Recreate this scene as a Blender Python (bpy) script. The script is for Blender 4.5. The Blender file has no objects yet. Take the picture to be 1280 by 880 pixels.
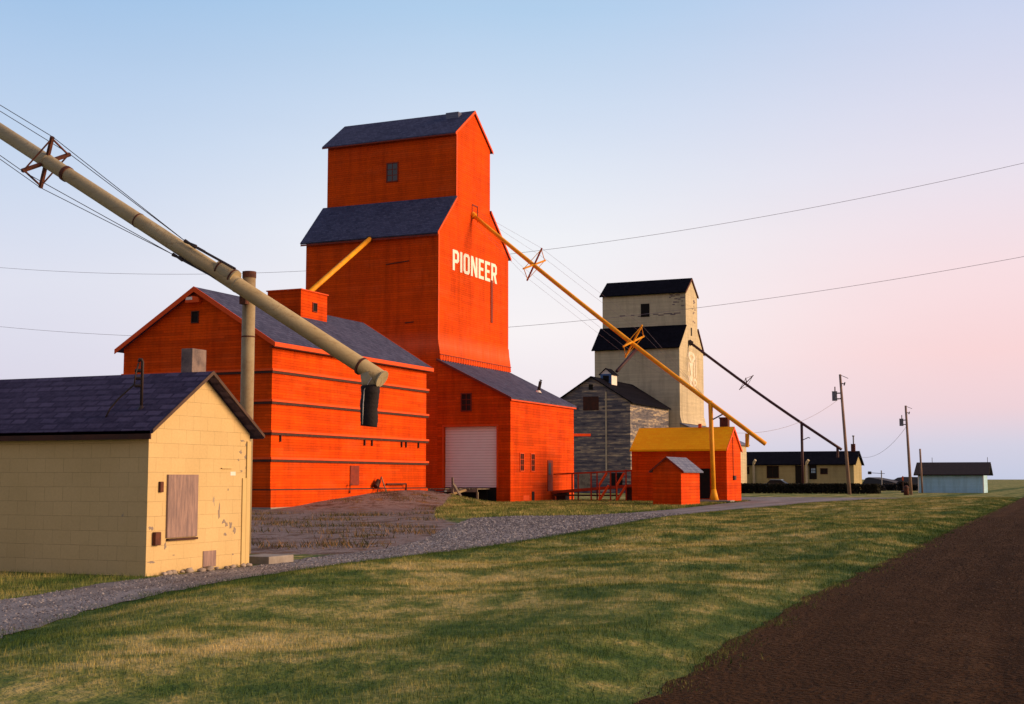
import bpy, math, random
import numpy as np
from mathutils import Vector, noise as mnoise
random.seed(7); rng = np.random.default_rng(7)
scene = bpy.context.scene
COL = scene.collection
R = math.radians

# ------------------------------------------------------------------ surveying helper (real metres, buildings square to X/Y)
F0, HOR, CX, CY, EYE = 1667., 599., 640, 440, 1.6
PIT = math.atan((HOR - CY) / F0); AZ = R(23.55)
FW = Vector((-math.sin(AZ) * math.cos(PIT), math.cos(AZ) * math.cos(PIT), math.sin(PIT)))
RT = Vector((math.cos(AZ), math.sin(AZ), 0)); UP = RT.cross(FW); CAM = Vector((0, 0, EYE))
def at(x, y, ax, v):
    d = FW + RT * ((x - CX) / F0) + UP * ((CY - y) / F0)
    i = 'xyz'.index(ax); return CAM + d * ((v - CAM[i]) / d[i])

# ------------------------------------------------------------------ mesh builder
class MB:
    def __init__(s): s.v = []; s.f = []
    def add(s, vs, fs):
        o = len(s.v); s.v += [tuple(v) for v in vs]; s.f += [tuple(o + i for i in f) for f in fs]; return s
    def box(s, x0, x1, y0, y1, z0, z1):
        return s.add([(x0,y0,z0),(x1,y0,z0),(x1,y1,z0),(x0,y1,z0),(x0,y0,z1),(x1,y0,z1),(x1,y1,z1),(x0,y1,z1)],
                     [(0,3,2,1),(4,5,6,7),(0,1,5,4),(1,2,6,5),(2,3,7,6),(3,0,4,7)])
    def prism(s, prof, axis, a0, a1):
        """convex or simple profile in the two other axes extruded along axis"""
        n = len(prof); vs = []
        for a in (a0, a1):
            for p, q in prof:
                vs.append((a, p, q) if axis == 'x' else (p, a, q) if axis == 'y' else (p, q, a))
        fs = [tuple(range(n)), tuple(range(2*n-1, n-1, -1))]
        fs += [(i, i+n, (i+1) % n + n, (i+1) % n) for i in range(n)]
        return s.add(vs, fs)
    def beam(s, a, b, w, h=None, up=(0, 0, 1)):
        a, b = Vector(a), Vector(b); h = h or w; d = (b - a).normalized(); up = Vector(up)
        if abs(d.dot(up)) > .95: up = Vector((0, 1, 0))
        r = d.cross(up).normalized() * w / 2; u = r.cross(d).normalized() * h / 2
        vs = [a-r-u, a+r-u, a+r+u, a-r+u, b-r-u, b+r-u, b+r+u, b-r+u]
        return s.add(vs, [(0,1,2,3),(7,6,5,4),(0,4,5,1),(1,5,6,2),(2,6,7,3),(3,7,4,0)])
    def tube(s, pts, rad, n=12, cap=True):
        pts = [Vector(p) for p in pts]; rads = rad if isinstance(rad, (list, tuple)) else [rad]*len(pts)
        vs = []; fs = []
        for i, p in enumerate(pts):
            d = (pts[min(i+1, len(pts)-1)] - pts[max(i-1, 0)]).normalized()
            ref = Vector((0,0,1)) if abs(d.z) < .95 else Vector((0,1,0))
            r = d.cross(ref).normalized(); u = r.cross(d)
            for k in range(n):
                t = 2*math.pi*k/n; vs.append(p + (r*math.cos(t) + u*math.sin(t))*rads[i])
        for i in range(len(pts)-1):
            for k in range(n):
                fs.append((i*n+k, i*n+(k+1) % n, (i+1)*n+(k+1) % n, (i+1)*n+k))
        if cap: fs.append(tuple(range(n))); fs.append(tuple(range(len(pts)*n-1, (len(pts)-1)*n-1, -1)))
        return s.add(vs, fs)
    def blob(s, c, r, seed=0, n=1, rough=.25):
        import bmesh
        bm = bmesh.new(); bmesh.ops.create_icosphere(bm, subdivisions=n, radius=1)
        vs = []
        for v in bm.verts:
            k = 1 + rough * mnoise.noise(v.co*1.4 + Vector((seed*3.1, 0, 0)))
            vs.append((c[0]+v.co.x*r[0]*k, c[1]+v.co.y*r[1]*k, c[2]+v.co.z*r[2]*k))
        fs = [tuple(v.index for v in f.verts) for f in bm.faces]; bm.free()
        return s.add(vs, fs)

def tag(o, label=None, cat=None, group=None, kind=None):
    if label: o['label'] = label
    if cat: o['category'] = cat
    if group: o['group'] = group
    if kind: o['kind'] = kind
    return o
def root(name, loc, label, cat, group=None):
    o = bpy.data.objects.new(name, None); COL.objects.link(o); o.location = loc
    o.empty_display_size = .3
    return tag(o, label, cat, group)
def wloc(o):
    v = Vector((0, 0, 0))
    while o: v += o.location; o = o.parent
    return v
def mk(name, mb, mat, parent=None, smooth=False, bevel=0, loc=None, label=None):
    import bmesh
    off = wloc(parent) if parent else Vector(loc or (0, 0, 0))
    me = bpy.data.meshes.new(name)
    me.from_pydata([(v[0]-off.x, v[1]-off.y, v[2]-off.z) for v in mb.v], [], mb.f)
    bm = bmesh.new(); bm.from_mesh(me); bmesh.ops.recalc_face_normals(bm, faces=bm.faces); bm.to_mesh(me); bm.free()
    if smooth: me.shade_smooth()
    me.materials.append(mat)
    o = bpy.data.objects.new(name, me); COL.objects.link(o)
    if parent: o.parent = parent
    elif loc: o.location = loc
    if bevel:
        m = o.modifiers.new('bevel', 'BEVEL'); m.width = bevel; m.segments = 2; m.limit_method = 'ANGLE'
    if label: o['label'] = label
    return o
def each(name, mb, mat, parent, **k):
    """one object per loose piece of the builder"""
    par = list(range(len(mb.v)))
    def find(i):
        while par[i] != i: par[i] = par[par[i]]; i = par[i]
        return i
    for f in mb.f:
        for i in f[1:]: par[find(i)] = find(f[0])
    groups = {}
    for f in mb.f: groups.setdefault(find(f[0]), []).append(f)
    res = []
    for fs in groups.values():
        ids = sorted({i for f in fs for i in f}); mp = {i: j for j, i in enumerate(ids)}
        m = MB(); m.add([mb.v[i] for i in ids], [tuple(mp[i] for i in f) for f in fs]); res.append(mk(name, m, mat, parent, **k))
    return res
def copy_tree(o, parent=None):
    c = o.copy(); COL.objects.link(c); c.parent = parent
    for ch in list(o.children): copy_tree(ch, c)
    return c

# ------------------------------------------------------------------ materials
class NT:
    def __init__(s, name, world=False):
        if world: s.m = bpy.data.worlds.new(name)
        else: s.m = bpy.data.materials.new(name)
        s.m.use_nodes = True; s.t = s.m.node_tree; s.t.nodes.clear()
    def n(s, typ, **k):
        nd = s.t.nodes.new(typ)
        for a, b in k.items():
            if a.startswith('i_'):
                key = a[2:]; key = int(key) if key.isdigit() else key.replace('_', ' ')
                s.link(b, nd.inputs[key])
            else: setattr(nd, a, b)
        return nd
    def link(s, src, sock):
        if isinstance(src, bpy.types.NodeSocket): s.t.links.new(src, sock)
        elif isinstance(src, bpy.types.Node): s.t.links.new(src.outputs[0], sock)
        else:
            if isinstance(src, (tuple, list)) and len(src) == 3 and sock.type == 'RGBA': src = (*src, 1)
            sock.default_value = src
    def math(s, op, a, b=None, c=None, clamp=False):
        nd = s.t.nodes.new('ShaderNodeMath'); nd.operation = op; nd.use_clamp = clamp
        s.link(a, nd.inputs[0])
        if b is not None: s.link(b, nd.inputs[1])
        if c is not None: s.link(c, nd.inputs[2])
        return nd.outputs[0]
    def mix(s, f, a, b, mode='MIX'):
        nd = s.t.nodes.new('ShaderNodeMix'); nd.data_type = 'RGBA'; nd.blend_type = mode
        s.link(f, nd.inputs[0]); s.link(a, nd.inputs[6]); s.link(b, nd.inputs[7]); return nd.outputs[2]
    def ramp(s, f, pts, mode='LINEAR'):
        nd = s.t.nodes.new('ShaderNodeValToRGB'); nd.color_ramp.interpolation = mode
        els = nd.color_ramp.elements
        while len(els) > 1: els.remove(els[0])
        for i, (p, c) in enumerate(pts):
            e = els[0] if i == 0 else els.new(p)
            e.position = p; e.color = (*c, 1) if isinstance(c, (tuple, list)) else (c, c, c, 1)
        s.link(f, nd.inputs[0]); return nd.outputs[0]
    def noise(s, vec, scale, detail=4, rough=.55, dim='3D'):
        nd = s.t.nodes.new('ShaderNodeTexNoise'); nd.noise_dimensions = dim
        s.link(vec, nd.inputs['Vector']); nd.inputs['Scale'].default_value = scale
        nd.inputs['Detail'].default_value = detail; nd.inputs['Roughness'].default_value = rough
        return nd.outputs[0]
    def vec(s, x, y, z):
        nd = s.t.nodes.new('ShaderNodeCombineXYZ')
        for i, a in enumerate((x, y, z)): s.link(a, nd.inputs[i])
        return nd.outputs[0]
    def coord(s):
        return s.n('ShaderNodeTexCoord').outputs['Object']
    def sep(s, v):
        nd = s.t.nodes.new('ShaderNodeSeparateXYZ'); s.link(v, nd.inputs[0]); return nd.outputs
    def mapping(s, v, scale):
        nd = s.t.nodes.new('ShaderNodeVectorMath'); nd.operation = 'MULTIPLY'
        s.link(v, nd.inputs[0]); nd.inputs[1].default_value = scale; return nd.outputs[0]
    def out(s, col, rough=.85, height=None, bstr=.5, bdist=.02, metal=0, spec=.3, extra=None):
        b = s.t.nodes.new('ShaderNodeBsdfPrincipled'); s.link(col, b.inputs['Base Color'])
        s.link(rough, b.inputs['Roughness']); b.inputs['Metallic'].default_value = metal
        b.inputs['Specular IOR Level'].default_value = spec
        if height is not None:
            bp = s.t.nodes.new('ShaderNodeBump'); bp.inputs['Strength'].default_value = bstr
            bp.inputs['Distance'].default_value = bdist; s.link(height, bp.inputs['Height'])
            s.t.links.new(bp.outputs[0], b.inputs['Normal'])
        if extra: extra(b)
        o = s.t.nodes.new('ShaderNodeOutputMaterial'); s.t.links.new(b.outputs[0], o.inputs[0]); return s.m

def siding(name, c, c2, h=.15, var=.12, fade=None, bstr=.8, speck=.16, seam=.55, stain=.3):
    """horizontal lapped boards"""
    t = NT(name); co = t.coord(); x, y, z = t.sep(co)
    u = t.math('ADD', x, y); zr = t.math('DIVIDE', z, h); row = t.math('FLOOR', zr); fr = t.math('FRACT', zr)
    ub = t.math('FLOOR', t.math('DIVIDE', t.math('ADD', u, t.math('MULTIPLY', row, 1.37)), 3.7))
    wn = t.n('ShaderNodeTexWhiteNoise', i_Vector=t.vec(row, ub, 0.)).outputs[0]
    big = t.noise(co, .35, 5, .6)
    stre = t.noise(t.vec(t.math('MULTIPLY', u, 2.2), t.math('MULTIPLY', z, .25), 0.), 1., 5, .65)
    fine = t.noise(t.vec(t.math('MULTIPLY', u, 3.), t.math('MULTIPLY', z, 14.), 0.), 1.6, 3, .7)
    f = t.ramp(t.math('ADD', t.math('MULTIPLY', big, .6), t.math('MULTIPLY', stre, .4)), [(.38, 0.), (.66, 1.)])
    col = t.mix(f, c, c2)
    pf = t.ramp(t.noise(t.vec(t.math('MULTIPLY', u, .3), t.math('MULTIPLY', z, .8), 11.), 1.1, 6, .7), [(.5, 0.), (.72, .38)])
    col = t.mix(pf, col, tuple(min(1, a*.92+b) for a, b in zip(c, (.06, .045, .03))))
    g = t.math('ADD', 1 - var*.5, t.math('MULTIPLY', t.math('SUBTRACT', wn, .5), var))
    g = t.math('MULTIPLY', g, t.math('ADD', 1 - speck, t.math('MULTIPLY', fine, 2*speck)))
    sm = t.ramp(fr, [(.0, seam), (.10, 1.), (1., 1.)])
    g = t.math('MULTIPLY', g, sm)
    st = t.ramp(t.noise(t.vec(t.math('MULTIPLY', u, .9), t.math('MULTIPLY', z, .12), 3.), 1.3, 6, .7), [(.45, 1.), (.75, 1. - stain)])
    g = t.math('MULTIPLY', g, st)
    col = t.mix(1., col, t.vec(g, g, g), 'MULTIPLY')
    if fade:
        z0, z1, fc, amt = fade
        k = t.math('SUBTRACT', 1., t.math('ABSOLUTE', t.math('DIVIDE', t.math('SUBTRACT', z, (z0+z1)/2), (z1-z0)/2)), clamp=True)
        k = t.math('MULTIPLY', k, t.math('MULTIPLY', stre, amt)); col = t.mix(k, col, fc)
    hgt = t.math('ADD', t.math('SUBTRACT', 1., fr), t.math('MULTIPLY', fine, .35))
    return t.out(col, .85, hgt, bstr, .02, spec=.08)

def shingles(name, c, c2, w=.3, h=.16, patch=None, axis='x', spec=.12):
    t = NT(name); co = t.coord(); x, y, z = t.sep(co)
    u = x if axis == 'x' else y; v = t.math('ADD', z, t.math('MULTIPLY', y if axis == 'x' else x, .02))
    br = t.n('ShaderNodeTexBrick', i_Vector=t.vec(u, v, 0.), i_Scale=1., i_Mortar_Size=.02, i_Brick_Width=w, i_Row_Height=h)
    t.link((0, 0, 0), br.inputs['Color1']); t.link((1, 1, 1), br.inputs['Color2']); t.link((-.6, -.6, -.6), br.inputs['Mortar'])
    nz = t.noise(co, .6, 6, .7); fn = t.noise(co, 9., 3, .7)
    f = t.math('ADD', t.math('MULTIPLY', br.outputs[0], .5), t.math('ADD', t.math('MULTIPLY', nz, .7), t.math('MULTIPLY', t.math('SUBTRACT', fn, .5), .9)))
    col = t.mix(t.ramp(f, [(.2, 0.), (.85, 1.)]), c, c2)
    return t.out(col, .9, t.math('ADD', t.math('MULTIPLY', br.outputs[1], -.6), fn), .5, .015, spec=spec)

def plain(name, c, c2=None, scale=3, rough=.7, metal=0, bump=.3, stretch=(1, 1, 1), lo=.35, hi=.65, bdist=.01, spec=.3):
    t = NT(name); co = t.mapping(t.coord(), stretch); nz = t.noise(co, scale, 6, .65)
    c2 = c2 or tuple(k*.7 for k in c)
    return t.out(t.mix(t.ramp(nz, [(lo, 0.), (hi, 1.)]), c, c2), rough, t.noise(co, scale*4, 4, .6), bump, bdist, metal, spec)

ORG = (.82, .088, .0025); ORG2 = (.70, .058, .0025)
M = {}
M['orange'] = siding('orange_siding', ORG, ORG2, .19, .28, stain=.36, speck=.32, seam=.3)
M['orange_tower'] = siding('orange_tower_siding', ORG, (.68, .066, .006), .16, .16, fade=(10.3, 12.3, (.8, .2, .1), .8), stain=.34, speck=.34, seam=.28)
M['orange_crib'] = siding('orange_crib_siding', (.86, .094, .0025), (.74, .066, .0025), .15, .28, stain=.34, seam=.35, speck=.3)
M['orange_trim'] = plain('orange_trim', (.8, .09, .006), (.68, .07, .006), 2)
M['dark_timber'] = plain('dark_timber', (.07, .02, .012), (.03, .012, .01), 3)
M['maroon'] = plain('maroon_paint', (.25, .03, .012), (.16, .02, .01), 3)
M['roof_blue'] = shingles('blue_grey_shingles', (.036, .042, .09), (.085, .095, .18), axis='y')
M['roof_blue_x'] = shingles('blue_grey_shingles_x', (.036, .042, .09), (.085, .095, .18), axis='x')
M['roof_shed'] = shingles('violet_roll_roof', (.028, .022, .055), (.085, .07, .14), .33, .11)
M['roof_black'] = shingles('black_shingles', (.004, .004, .008), (.010, .010, .018), spec=.03)
M['roof_hut'] = shingles('grey_hut_shingles', (.09, .11, .2), (.2, .23, .34), .3, .16, axis='y')
M['roof_yellow'] = shingles('yellow_shingles', (.95, .4, .004), (1.0, .52, .008), .4, .16)
M['cream2'] = siding('cream_siding', (.58, .52, .38), (.66, .59, .43), .15, .14, stain=.3, speck=.12, seam=.75)
M['cream_house'] = siding('cream_house_siding', (.36, .32, .18), (.44, .39, .22), .15, .1, stain=.3)
M['pale_house'] = siding('pale_blue_siding', (.38, .68, .92), (.46, .74, .95), .15, .08)
M['concrete'] = plain('concrete', (.32, .3, .29), (.22, .2, .19), 4, .9)
M['metal_grey'] = plain('grey_metal', (.16, .18, .24), (.1, .11, .15), 4, .5, .3)
M['black_iron'] = plain('black_iron', (.03, .025, .03), (.05, .03, .03), 5, .6, .2)
M['rust'] = plain('rusty_iron', (.14, .045, .025), (.05, .02, .02), 6, .8)
M['glass'] = plain('window_glass', (.02, .022, .04), (.03, .035, .06), 2, .12, 0, .02, spec=.6)
M['glass_dark'] = plain('dark_window_glass', (.012, .011, .014), (.02, .018, .02), 2, .35, 0, .02, spec=.25)
M['dark'] = plain('dark_opening', (.006, .005, .006), (.01, .008, .008), 2, .9)
M['yellow'] = plain('yellow_paint', (.9, .42, .012), (.72, .29, .01), 1.5, .6)
M['white'] = plain('white_paint', (.85, .82, .8), (.72, .68, .68), 1.2, .7)
M['letter'] = plain('white_lettering', (.88, .86, .84), (.7, .6, .55), 2.5, .7, lo=.5, hi=.85)
M['logo'] = plain('faded_white_emblem', (.8, .76, .7), (.62, .5, .36), 1.8, .7, lo=.4, hi=.7)
M['maroon_spout'] = plain('maroon_spout', (.06, .018, .03), (.035, .012, .02), 1.5, .6)
M['boot'] = plain('black_rubber', (.006, .005, .008), (.014, .011, .017), 6, .8, 0, .6, bdist=.02)
M['plywood'] = plain('weathered_plywood', (.36, .25, .23), (.19, .14, .15), 3, .9, 0, .4, (6, 6, .8))
M['timber'] = plain('grey_timber', (.3, .26, .2), (.14, .12, .1), 3, .9, 0, .4)
M['timber_pale'] = plain('pale_timber', (.55, .42, .22), (.35, .25, .14), 3, .9, 0, .4)
M['pole'] = plain('pole_wood', (.36, .25, .2), (.17, .12, .11), 2, .9, 0, .4, (3, 3, .4))
M['brick'] = plain('chimney_brick', (.12, .035, .025), (.07, .025, .02), 5, .9)
M['stone'] = plain('rubble_stone', (.4, .35, .32), (.24, .2, .18), 5, .9)
M['blue_trim'] = plain('blue_paint', (.07, .16, .38), (.05, .11, .28), 4)
M['wire'] = plain('wire_metal', (.28, .25, .3), (.24, .2, .25), 4, .6)
M['marker'] = plain('orange_marker', (.8, .12, .02), (.6, .09, .02), 4)
M['car_paint'] = plain('pale_blue_car_paint', (.28, .42, .6), (.25, .38, .55), 1, .25, 0, .02, spec=.6)
M['tyre'] = plain('tyre_rubber', (.02, .02, .02), (.015, .015, .015), 4, .85)

def m_spout():
    t = NT('tan_weathered_spout'); co = t.coord(); x, y, z = t.sep(co)
    n1 = t.noise(co, .7, 5, .6); n2 = t.noise(co, 12, 4, .7)
    k = t.ramp(x, [(0., 1.), (1., 0.)])
    c = t.mix(t.ramp(n1, [(.35, 0.), (.65, 1.)]), (.36, .30, .19), (.42, .38, .27))
    c = t.mix(t.ramp(t.math('ADD', t.math('MULTIPLY', n2, .6), t.math('MULTIPLY', n1, .4)), [(.56, 0.), (.7, 1.)]), c, (.2, .1, .05))
    sc_n = t.noise(t.vec(t.math('MULTIPLY', x, .6), t.math('MULTIPLY', y, 8.), t.math('MULTIPLY', z, 8.)), 1.5, 5, .7)
    c = t.mix(t.ramp(sc_n, [(.54, 0.), (.72, .6)]), c, (.2, .13, .075))
    return t.out(c, .75, t.math('ADD', n2, t.math('MULTIPLY', n1, 3.)), .4, .02, .05, spec=.15)
M['spout'] = m_spout()
def m_post():
    t = NT('tan_rusty_post'); co = t.coord(); x, y, z = t.sep(co)
    n1 = t.noise(co, 1.5, 6, .7); n2 = t.noise(co, 14, 4, .7)
    c = t.mix(t.ramp(t.math('ADD', t.math('MULTIPLY', n1, .7), t.math('MULTIPLY', n2, .3)), [(.4, 0.), (.62, 1.)]), (.34, .29, .19), (.24, .17, .1))
    return t.out(c, .75, n2, .3, .01)
M['post'] = m_post()

def m_shed():
    """asbestos shingle siding with thin joints and flaked paint"""
    t = NT('cream_shingle_siding'); co = t.coord(); x, y, z = t.sep(co)
    u = t.math('ADD', x, y); wob = t.math('MULTIPLY', t.math('SUBTRACT', t.noise(co, 1.2, 2), .5), .012)
    br = t.n('ShaderNodeTexBrick', i_Vector=t.vec(u, t.math('ADD', z, wob), 0.), i_Scale=1., i_Mortar_Size=.0028, i_Brick_Width=.4, i_Row_Height=.245)
    br.inputs['Mortar Smooth'].default_value = .2
    t.link((0, 0, 0), br.inputs['Color1']); t.link((1, 1, 1), br.inputs['Color2'])
    n1 = t.noise(co, .8, 5, .6); n2 = t.noise(co, 22, 4, .75); n3 = t.noise(t.vec(t.math('MULTIPLY', u, 2.5), t.math('MULTIPLY', z, 1.2), 7.), 1.5, 8, .7)
    c = t.mix(t.ramp(n1, [(.35, 0.), (.65, 1.)]), (.55, .42, .215), (.60, .46, .245))
    g = t.math('ADD', .84, t.math('MULTIPLY', n2, .3)); g = t.math('ADD', g, t.math('MULTIPLY', br.outputs[0], .05))
    c = t.mix(1., c, t.vec(g, g, g), 'MULTIPLY')
    jn = t.math('MULTIPLY', br.outputs[1], t.ramp(t.noise(co, 3, 3), [(.3, .1), (.65, .7)]))
    c = t.mix(jn, c, (.2, .14, .07))
    low = t.ramp(z, [(.0, 1.), (.13, 1.), (.24, .0)])           # height in tens of metres would not fit a ramp: z is metres here
    pe = t.ramp(n3, [(.665, 0.), (.69, .8)])
    zt = t.ramp(t.math('DIVIDE', z, 3.), [(.0, 1.), (.5, .75), (.7, 0.)])
    c = t.mix(t.math('MULTIPLY', pe, zt), c, (.24, .22, .24))
    return t.out(c, .8, t.math('ADD', t.math('MULTIPLY', br.outputs[1], -1.), t.math('MULTIPLY', n2, .25)), .5, .008, spec=.2)
M['shed'] = m_shed()

def m_grey():
    t = NT('weathered_grey_boards'); co = t.coord(); x, y, z = t.sep(co); u = t.math('ADD', x, y)
    h = .2; zr = t.math('DIVIDE', z, h); row = t.math('FLOOR', zr); fr = t.math('FRACT', zr)
    wn = t.n('ShaderNodeTexWhiteNoise', i_Vector=t.vec(row, t.math('FLOOR', t.math('DIVIDE', t.math('ADD', u, t.math('MULTIPLY', row, 1.7)), 2.9)), 0.)).outputs[0]
    st = t.noise(t.vec(t.math('MULTIPLY', u, .8), t.math('MULTIPLY', z, 4.5), 0.), 1.0, 6, .72)
    lg = t.noise(t.vec(t.math('MULTIPLY', u, .5), t.math('MULTIPLY', z, 1.2), 5.), 1.0, 4, .6)
    f = t.math('ADD', t.math('MULTIPLY', st, .65), t.math('ADD', t.math('MULTIPLY', lg, .2), t.math('MULTIPLY', wn, .18)))
    c = t.ramp(f, [(.35, (.055, .058, .085)), (.47, (.12, .12, .15)), (.56, (.22, .2, .2)), (.65, (.5, .42, .3)), (.76, (.66, .55, .38))])
    g = t.ramp(fr, [(0., .5), (.12, 1.), (1., 1.)]); c = t.mix(1., c, g, 'MULTIPLY')
    return t.out(c, .9, t.math('ADD', t.math('SUBTRACT', 1., fr), st), .6, .02, spec=.15)
M['grey'] = m_grey()
def m_door():
    t = NT('white_sectional_door'); co = t.coord(); x, y, z = t.sep(co)
    fr = t.math('FRACT', t.math('DIVIDE', z, .19)); n = t.noise(co, 1.5, 5, .6)
    c = t.mix(t.ramp(n, [(.35, 0.), (.7, 1.)]), (.97, .93, .96), (.93, .86, .9))
    c = t.mix(1., c, t.ramp(fr, [(0., .4), (.16, .9), (.5, 1.), (1., .95)]), 'MULTIPLY')
    return t.out(c, .6, t.ramp(fr, [(0., 0.), (.14, 1.), (1., .9)]), .6, .02)
M['door'] = m_door()

# ------------------------------------------------------------------ terrain
def S(t): t = np.clip(t, 0, 1); return t*t*(3-2*t)
def poly_dist(x, y, pts):
    """signed-ish distance to a polyline given as y -> x breakpoints"""
    ys = [p[1] for p in pts]; xs = [p[0] for p in pts]; return x - np.interp(y, ys, xs)
def A(px, py): v = at(px, py, 'z', 0); return (v.x, v.y)
ROAD = [(-2.7, -30), (-2.9, 5), (-3.2, 11.2), (-3.62, 17.8), (-3.81, 26.2), (-4.38, 48.9), (-4.85, 73.3), (-5.9, 125), (-8.5, 250), (-20, 900)]
DN = [(-7, 2), (-9.6, 8.5), (-10.46, 11.2), (-11.36, 13.2), (-12.03, 15.3), (-12.75, 18.4), (-12.95, 20.8), (-13.25, 24.4)] + \
     [A(560, 690), A(640, 679), A(730, 664), A(805, 650), A(880, 641), A(940, 636)] + [(-17.5, 95), (-15.0, 108), (-13, 120)]
DF = [(-12.4, 2), (-12.9, 8.5), (-13.1, 12), (-13.45, 14.4), (-14.0, 16.3), (-14.12, 17.5), (-14.3, 20.8), A(400, 696), A(480, 687), A(530, 675), A(562, 659), A(590, 648), A(640, 645.5), (-20.6, 55.6), (-20.3, 60), (-20.6, 68), (-21.6, 78), (-22.5, 86), (-23.3, 97), (-30, 112), (-30, 120)]
YARD = [(-13.8, 23.4), (-14.5, 28), (-16.3, 34), (-21.0, 44), (-25.0, 50), (-29.0, 58), (-33, 66), (-37.5, 77), (-38.5, 81)]
def mound(x, y):
    a = .93*np.interp(y, [60, 62.5, 65.4, 69, 72, 75, 90], [0, .12, .40, .66, .9, .97, 1.])*(1-S((x+40.3)/6.5))
    b = (1-S((y-76.8)/4.4))*S((x+43.2)/.8) + (1-S((y-86)/3))*(1-S((x+43.2)/.8)); return a*b
def und(x, y):
    k = (.035*np.sin(x*1.1+y*.37+1)+.03*np.sin(y*.9-x*.6+2)+.02*np.sin(x*2.3-y*1.7)+.05*np.sin(y*.21+x*.13))
    w = S((poly_dist(x, y, DN)-.3)/1.5)*S((-poly_dist(x, y, ROAD)-.3)/1.0)
    bank = .10*S((-poly_dist(x, y, ROAD))/.8)*S((poly_dist(x, y, DN))/1.2)*(y < 300)
    return k*w*(1-S((y-90)/30)) + bank*(1-S((y-110)/60))
def hgt(x, y):
    x = np.asarray(x, float); y = np.asarray(y, float)
    return und(x, y) + mound(x, y)
def in_drive(x, y): return (poly_dist(x, y, DN) < 0) & (poly_dist(x, y, DF) > 0) & (y < 120)
def in_road(x, y): return (poly_dist(x, y, ROAD) > 0) & (x < 12)
def edge(x, y):
    return np.clip(np.exp(-np.abs(poly_dist(x, y, DN))/.8)+.4*np.exp(-np.abs(poly_dist(x, y, ROAD))/.5)+.5*np.exp(-np.abs(poly_dist(x, y, DF))/.5), 0, 1)
def dirt(x, y):
    d = -poly_dist(x, y, YARD)/1.6
    k = S(d+.3)*S((y-23)/3)*(1-S((y-84)/3)); 
    return k*(x > -60)

def axis_vals(lo, hi, step, far_lo, far_hi):
    v = list(np.arange(lo, hi+1e-6, step)); s = step; a = lo
    left = []
    while a > far_lo: s *= 1.25; a -= s; left.append(a)
    s = step; a = v[-1]; right = []
    while a < far_hi: s *= 1.25; a += s; right.append(a)
    return np.array(left[::-1] + v + right)
xs = axis_vals(-44, 3, .33, -5000, 5000); ys = axis_vals(4, 100, .4, -400, 7000)
def grid_mesh(name, xs, ys, zfun, keep=None):
    X, Y = np.meshgrid(xs, ys); Z = zfun(X, Y); nx, ny = len(xs), len(ys)
    co = np.stack([X, Y, Z], -1).reshape(-1, 3)
    i = np.arange(nx*ny).reshape(ny, nx)
    q = np.stack([i[:-1, :-1], i[:-1, 1:], i[1:, 1:], i[1:, :-1]], -1).reshape(-1, 4)
    me = bpy.data.meshes.new(name); me.vertices.add(len(co)); me.vertices.foreach_set('co', co.ravel())
    me.loops.add(q.size); me.loops.foreach_set('vertex_index', q.ravel()); me.polygons.add(len(q))
    me.polygons.foreach_set('loop_start', np.arange(0, q.size, 4)); me.update(calc_edges=True)
    me.polygons.foreach_set('use_smooth', np.ones(len(q), bool))
    return me, X, Y

def grass_colour(t, co):
    flat = t.mapping(co, (1, 1, 0))
    n1 = t.noise(t.mapping(flat, (.62, .34, 0)), 1., 4, .6); n2 = t.noise(t.mapping(flat, (2.6, 1.5, 0)), 1., 5, .65); n3 = t.noise(flat, 12., 3, .6)
    f = t.math('ADD', t.math('MULTIPLY', n1, .55), t.math('ADD', t.math('MULTIPLY', n2, .4), t.math('MULTIPLY', n3, .15)))
    x, y, z = t.sep(co)
    # the strip by the road is greener
    e = t.math('MULTIPLY', t.ramp(t.math('ADD', x, t.math('ADD', 6.3, t.math('MULTIPLY', y, .02))), [(0., 0.), (1., 1.)]), .025)
    f = t.math('SUBTRACT', f, e); f = t.math('SUBTRACT', f, t.math('MULTIPLY', t.n('ShaderNodeAttribute', attribute_name='edge').outputs['Fac'], .13))
    return t.ramp(f, [(.40, (.028, .07, .014)), (.48, (.068, .115, .026)), (.54, (.16, .185, .05)), (.60, (.36, .31, .115)), (.70, (.56, .44, .2))]), n3
def m_ground():
    t = NT('lawn_and_soil'); co = t.coord(); g, n3 = grass_colour(t, co)
    att = t.n('ShaderNodeAttribute', attribute_name='dirt').outputs['Fac']
    fl = t.mapping(co, (1, 1, 0))
    nb = t.noise(t.mapping(fl, (.7, .4, 0)), 1., 6, .7); nf = t.noise(fl, 6, 5, .7)
    soil = t.ramp(t.math('ADD', t.math('MULTIPLY', nb, .7), t.math('MULTIPLY', nf, .3)), [(.36, (.05, .028, .022)), (.45, (.13, .085, .07)), (.51, (.26, .22, .225)), (.57, (.13, .075, .05)), (.64, (.32, .19, .09)), (.72, (.09, .10, .03))])
    k = t.math('ADD', att, t.math('MULTIPLY', t.math('SUBTRACT', nb, .5), 1.6))
    k = t.math('MULTIPLY', t.ramp(k, [(.35, 0.), (.6, 1.)]), t.math('GREATER_THAN', att, .02))
    return t.out(t.mix(k, g, soil), .95, t.math('ADD', nf, n3), .6, .05, spec=.1)
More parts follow.
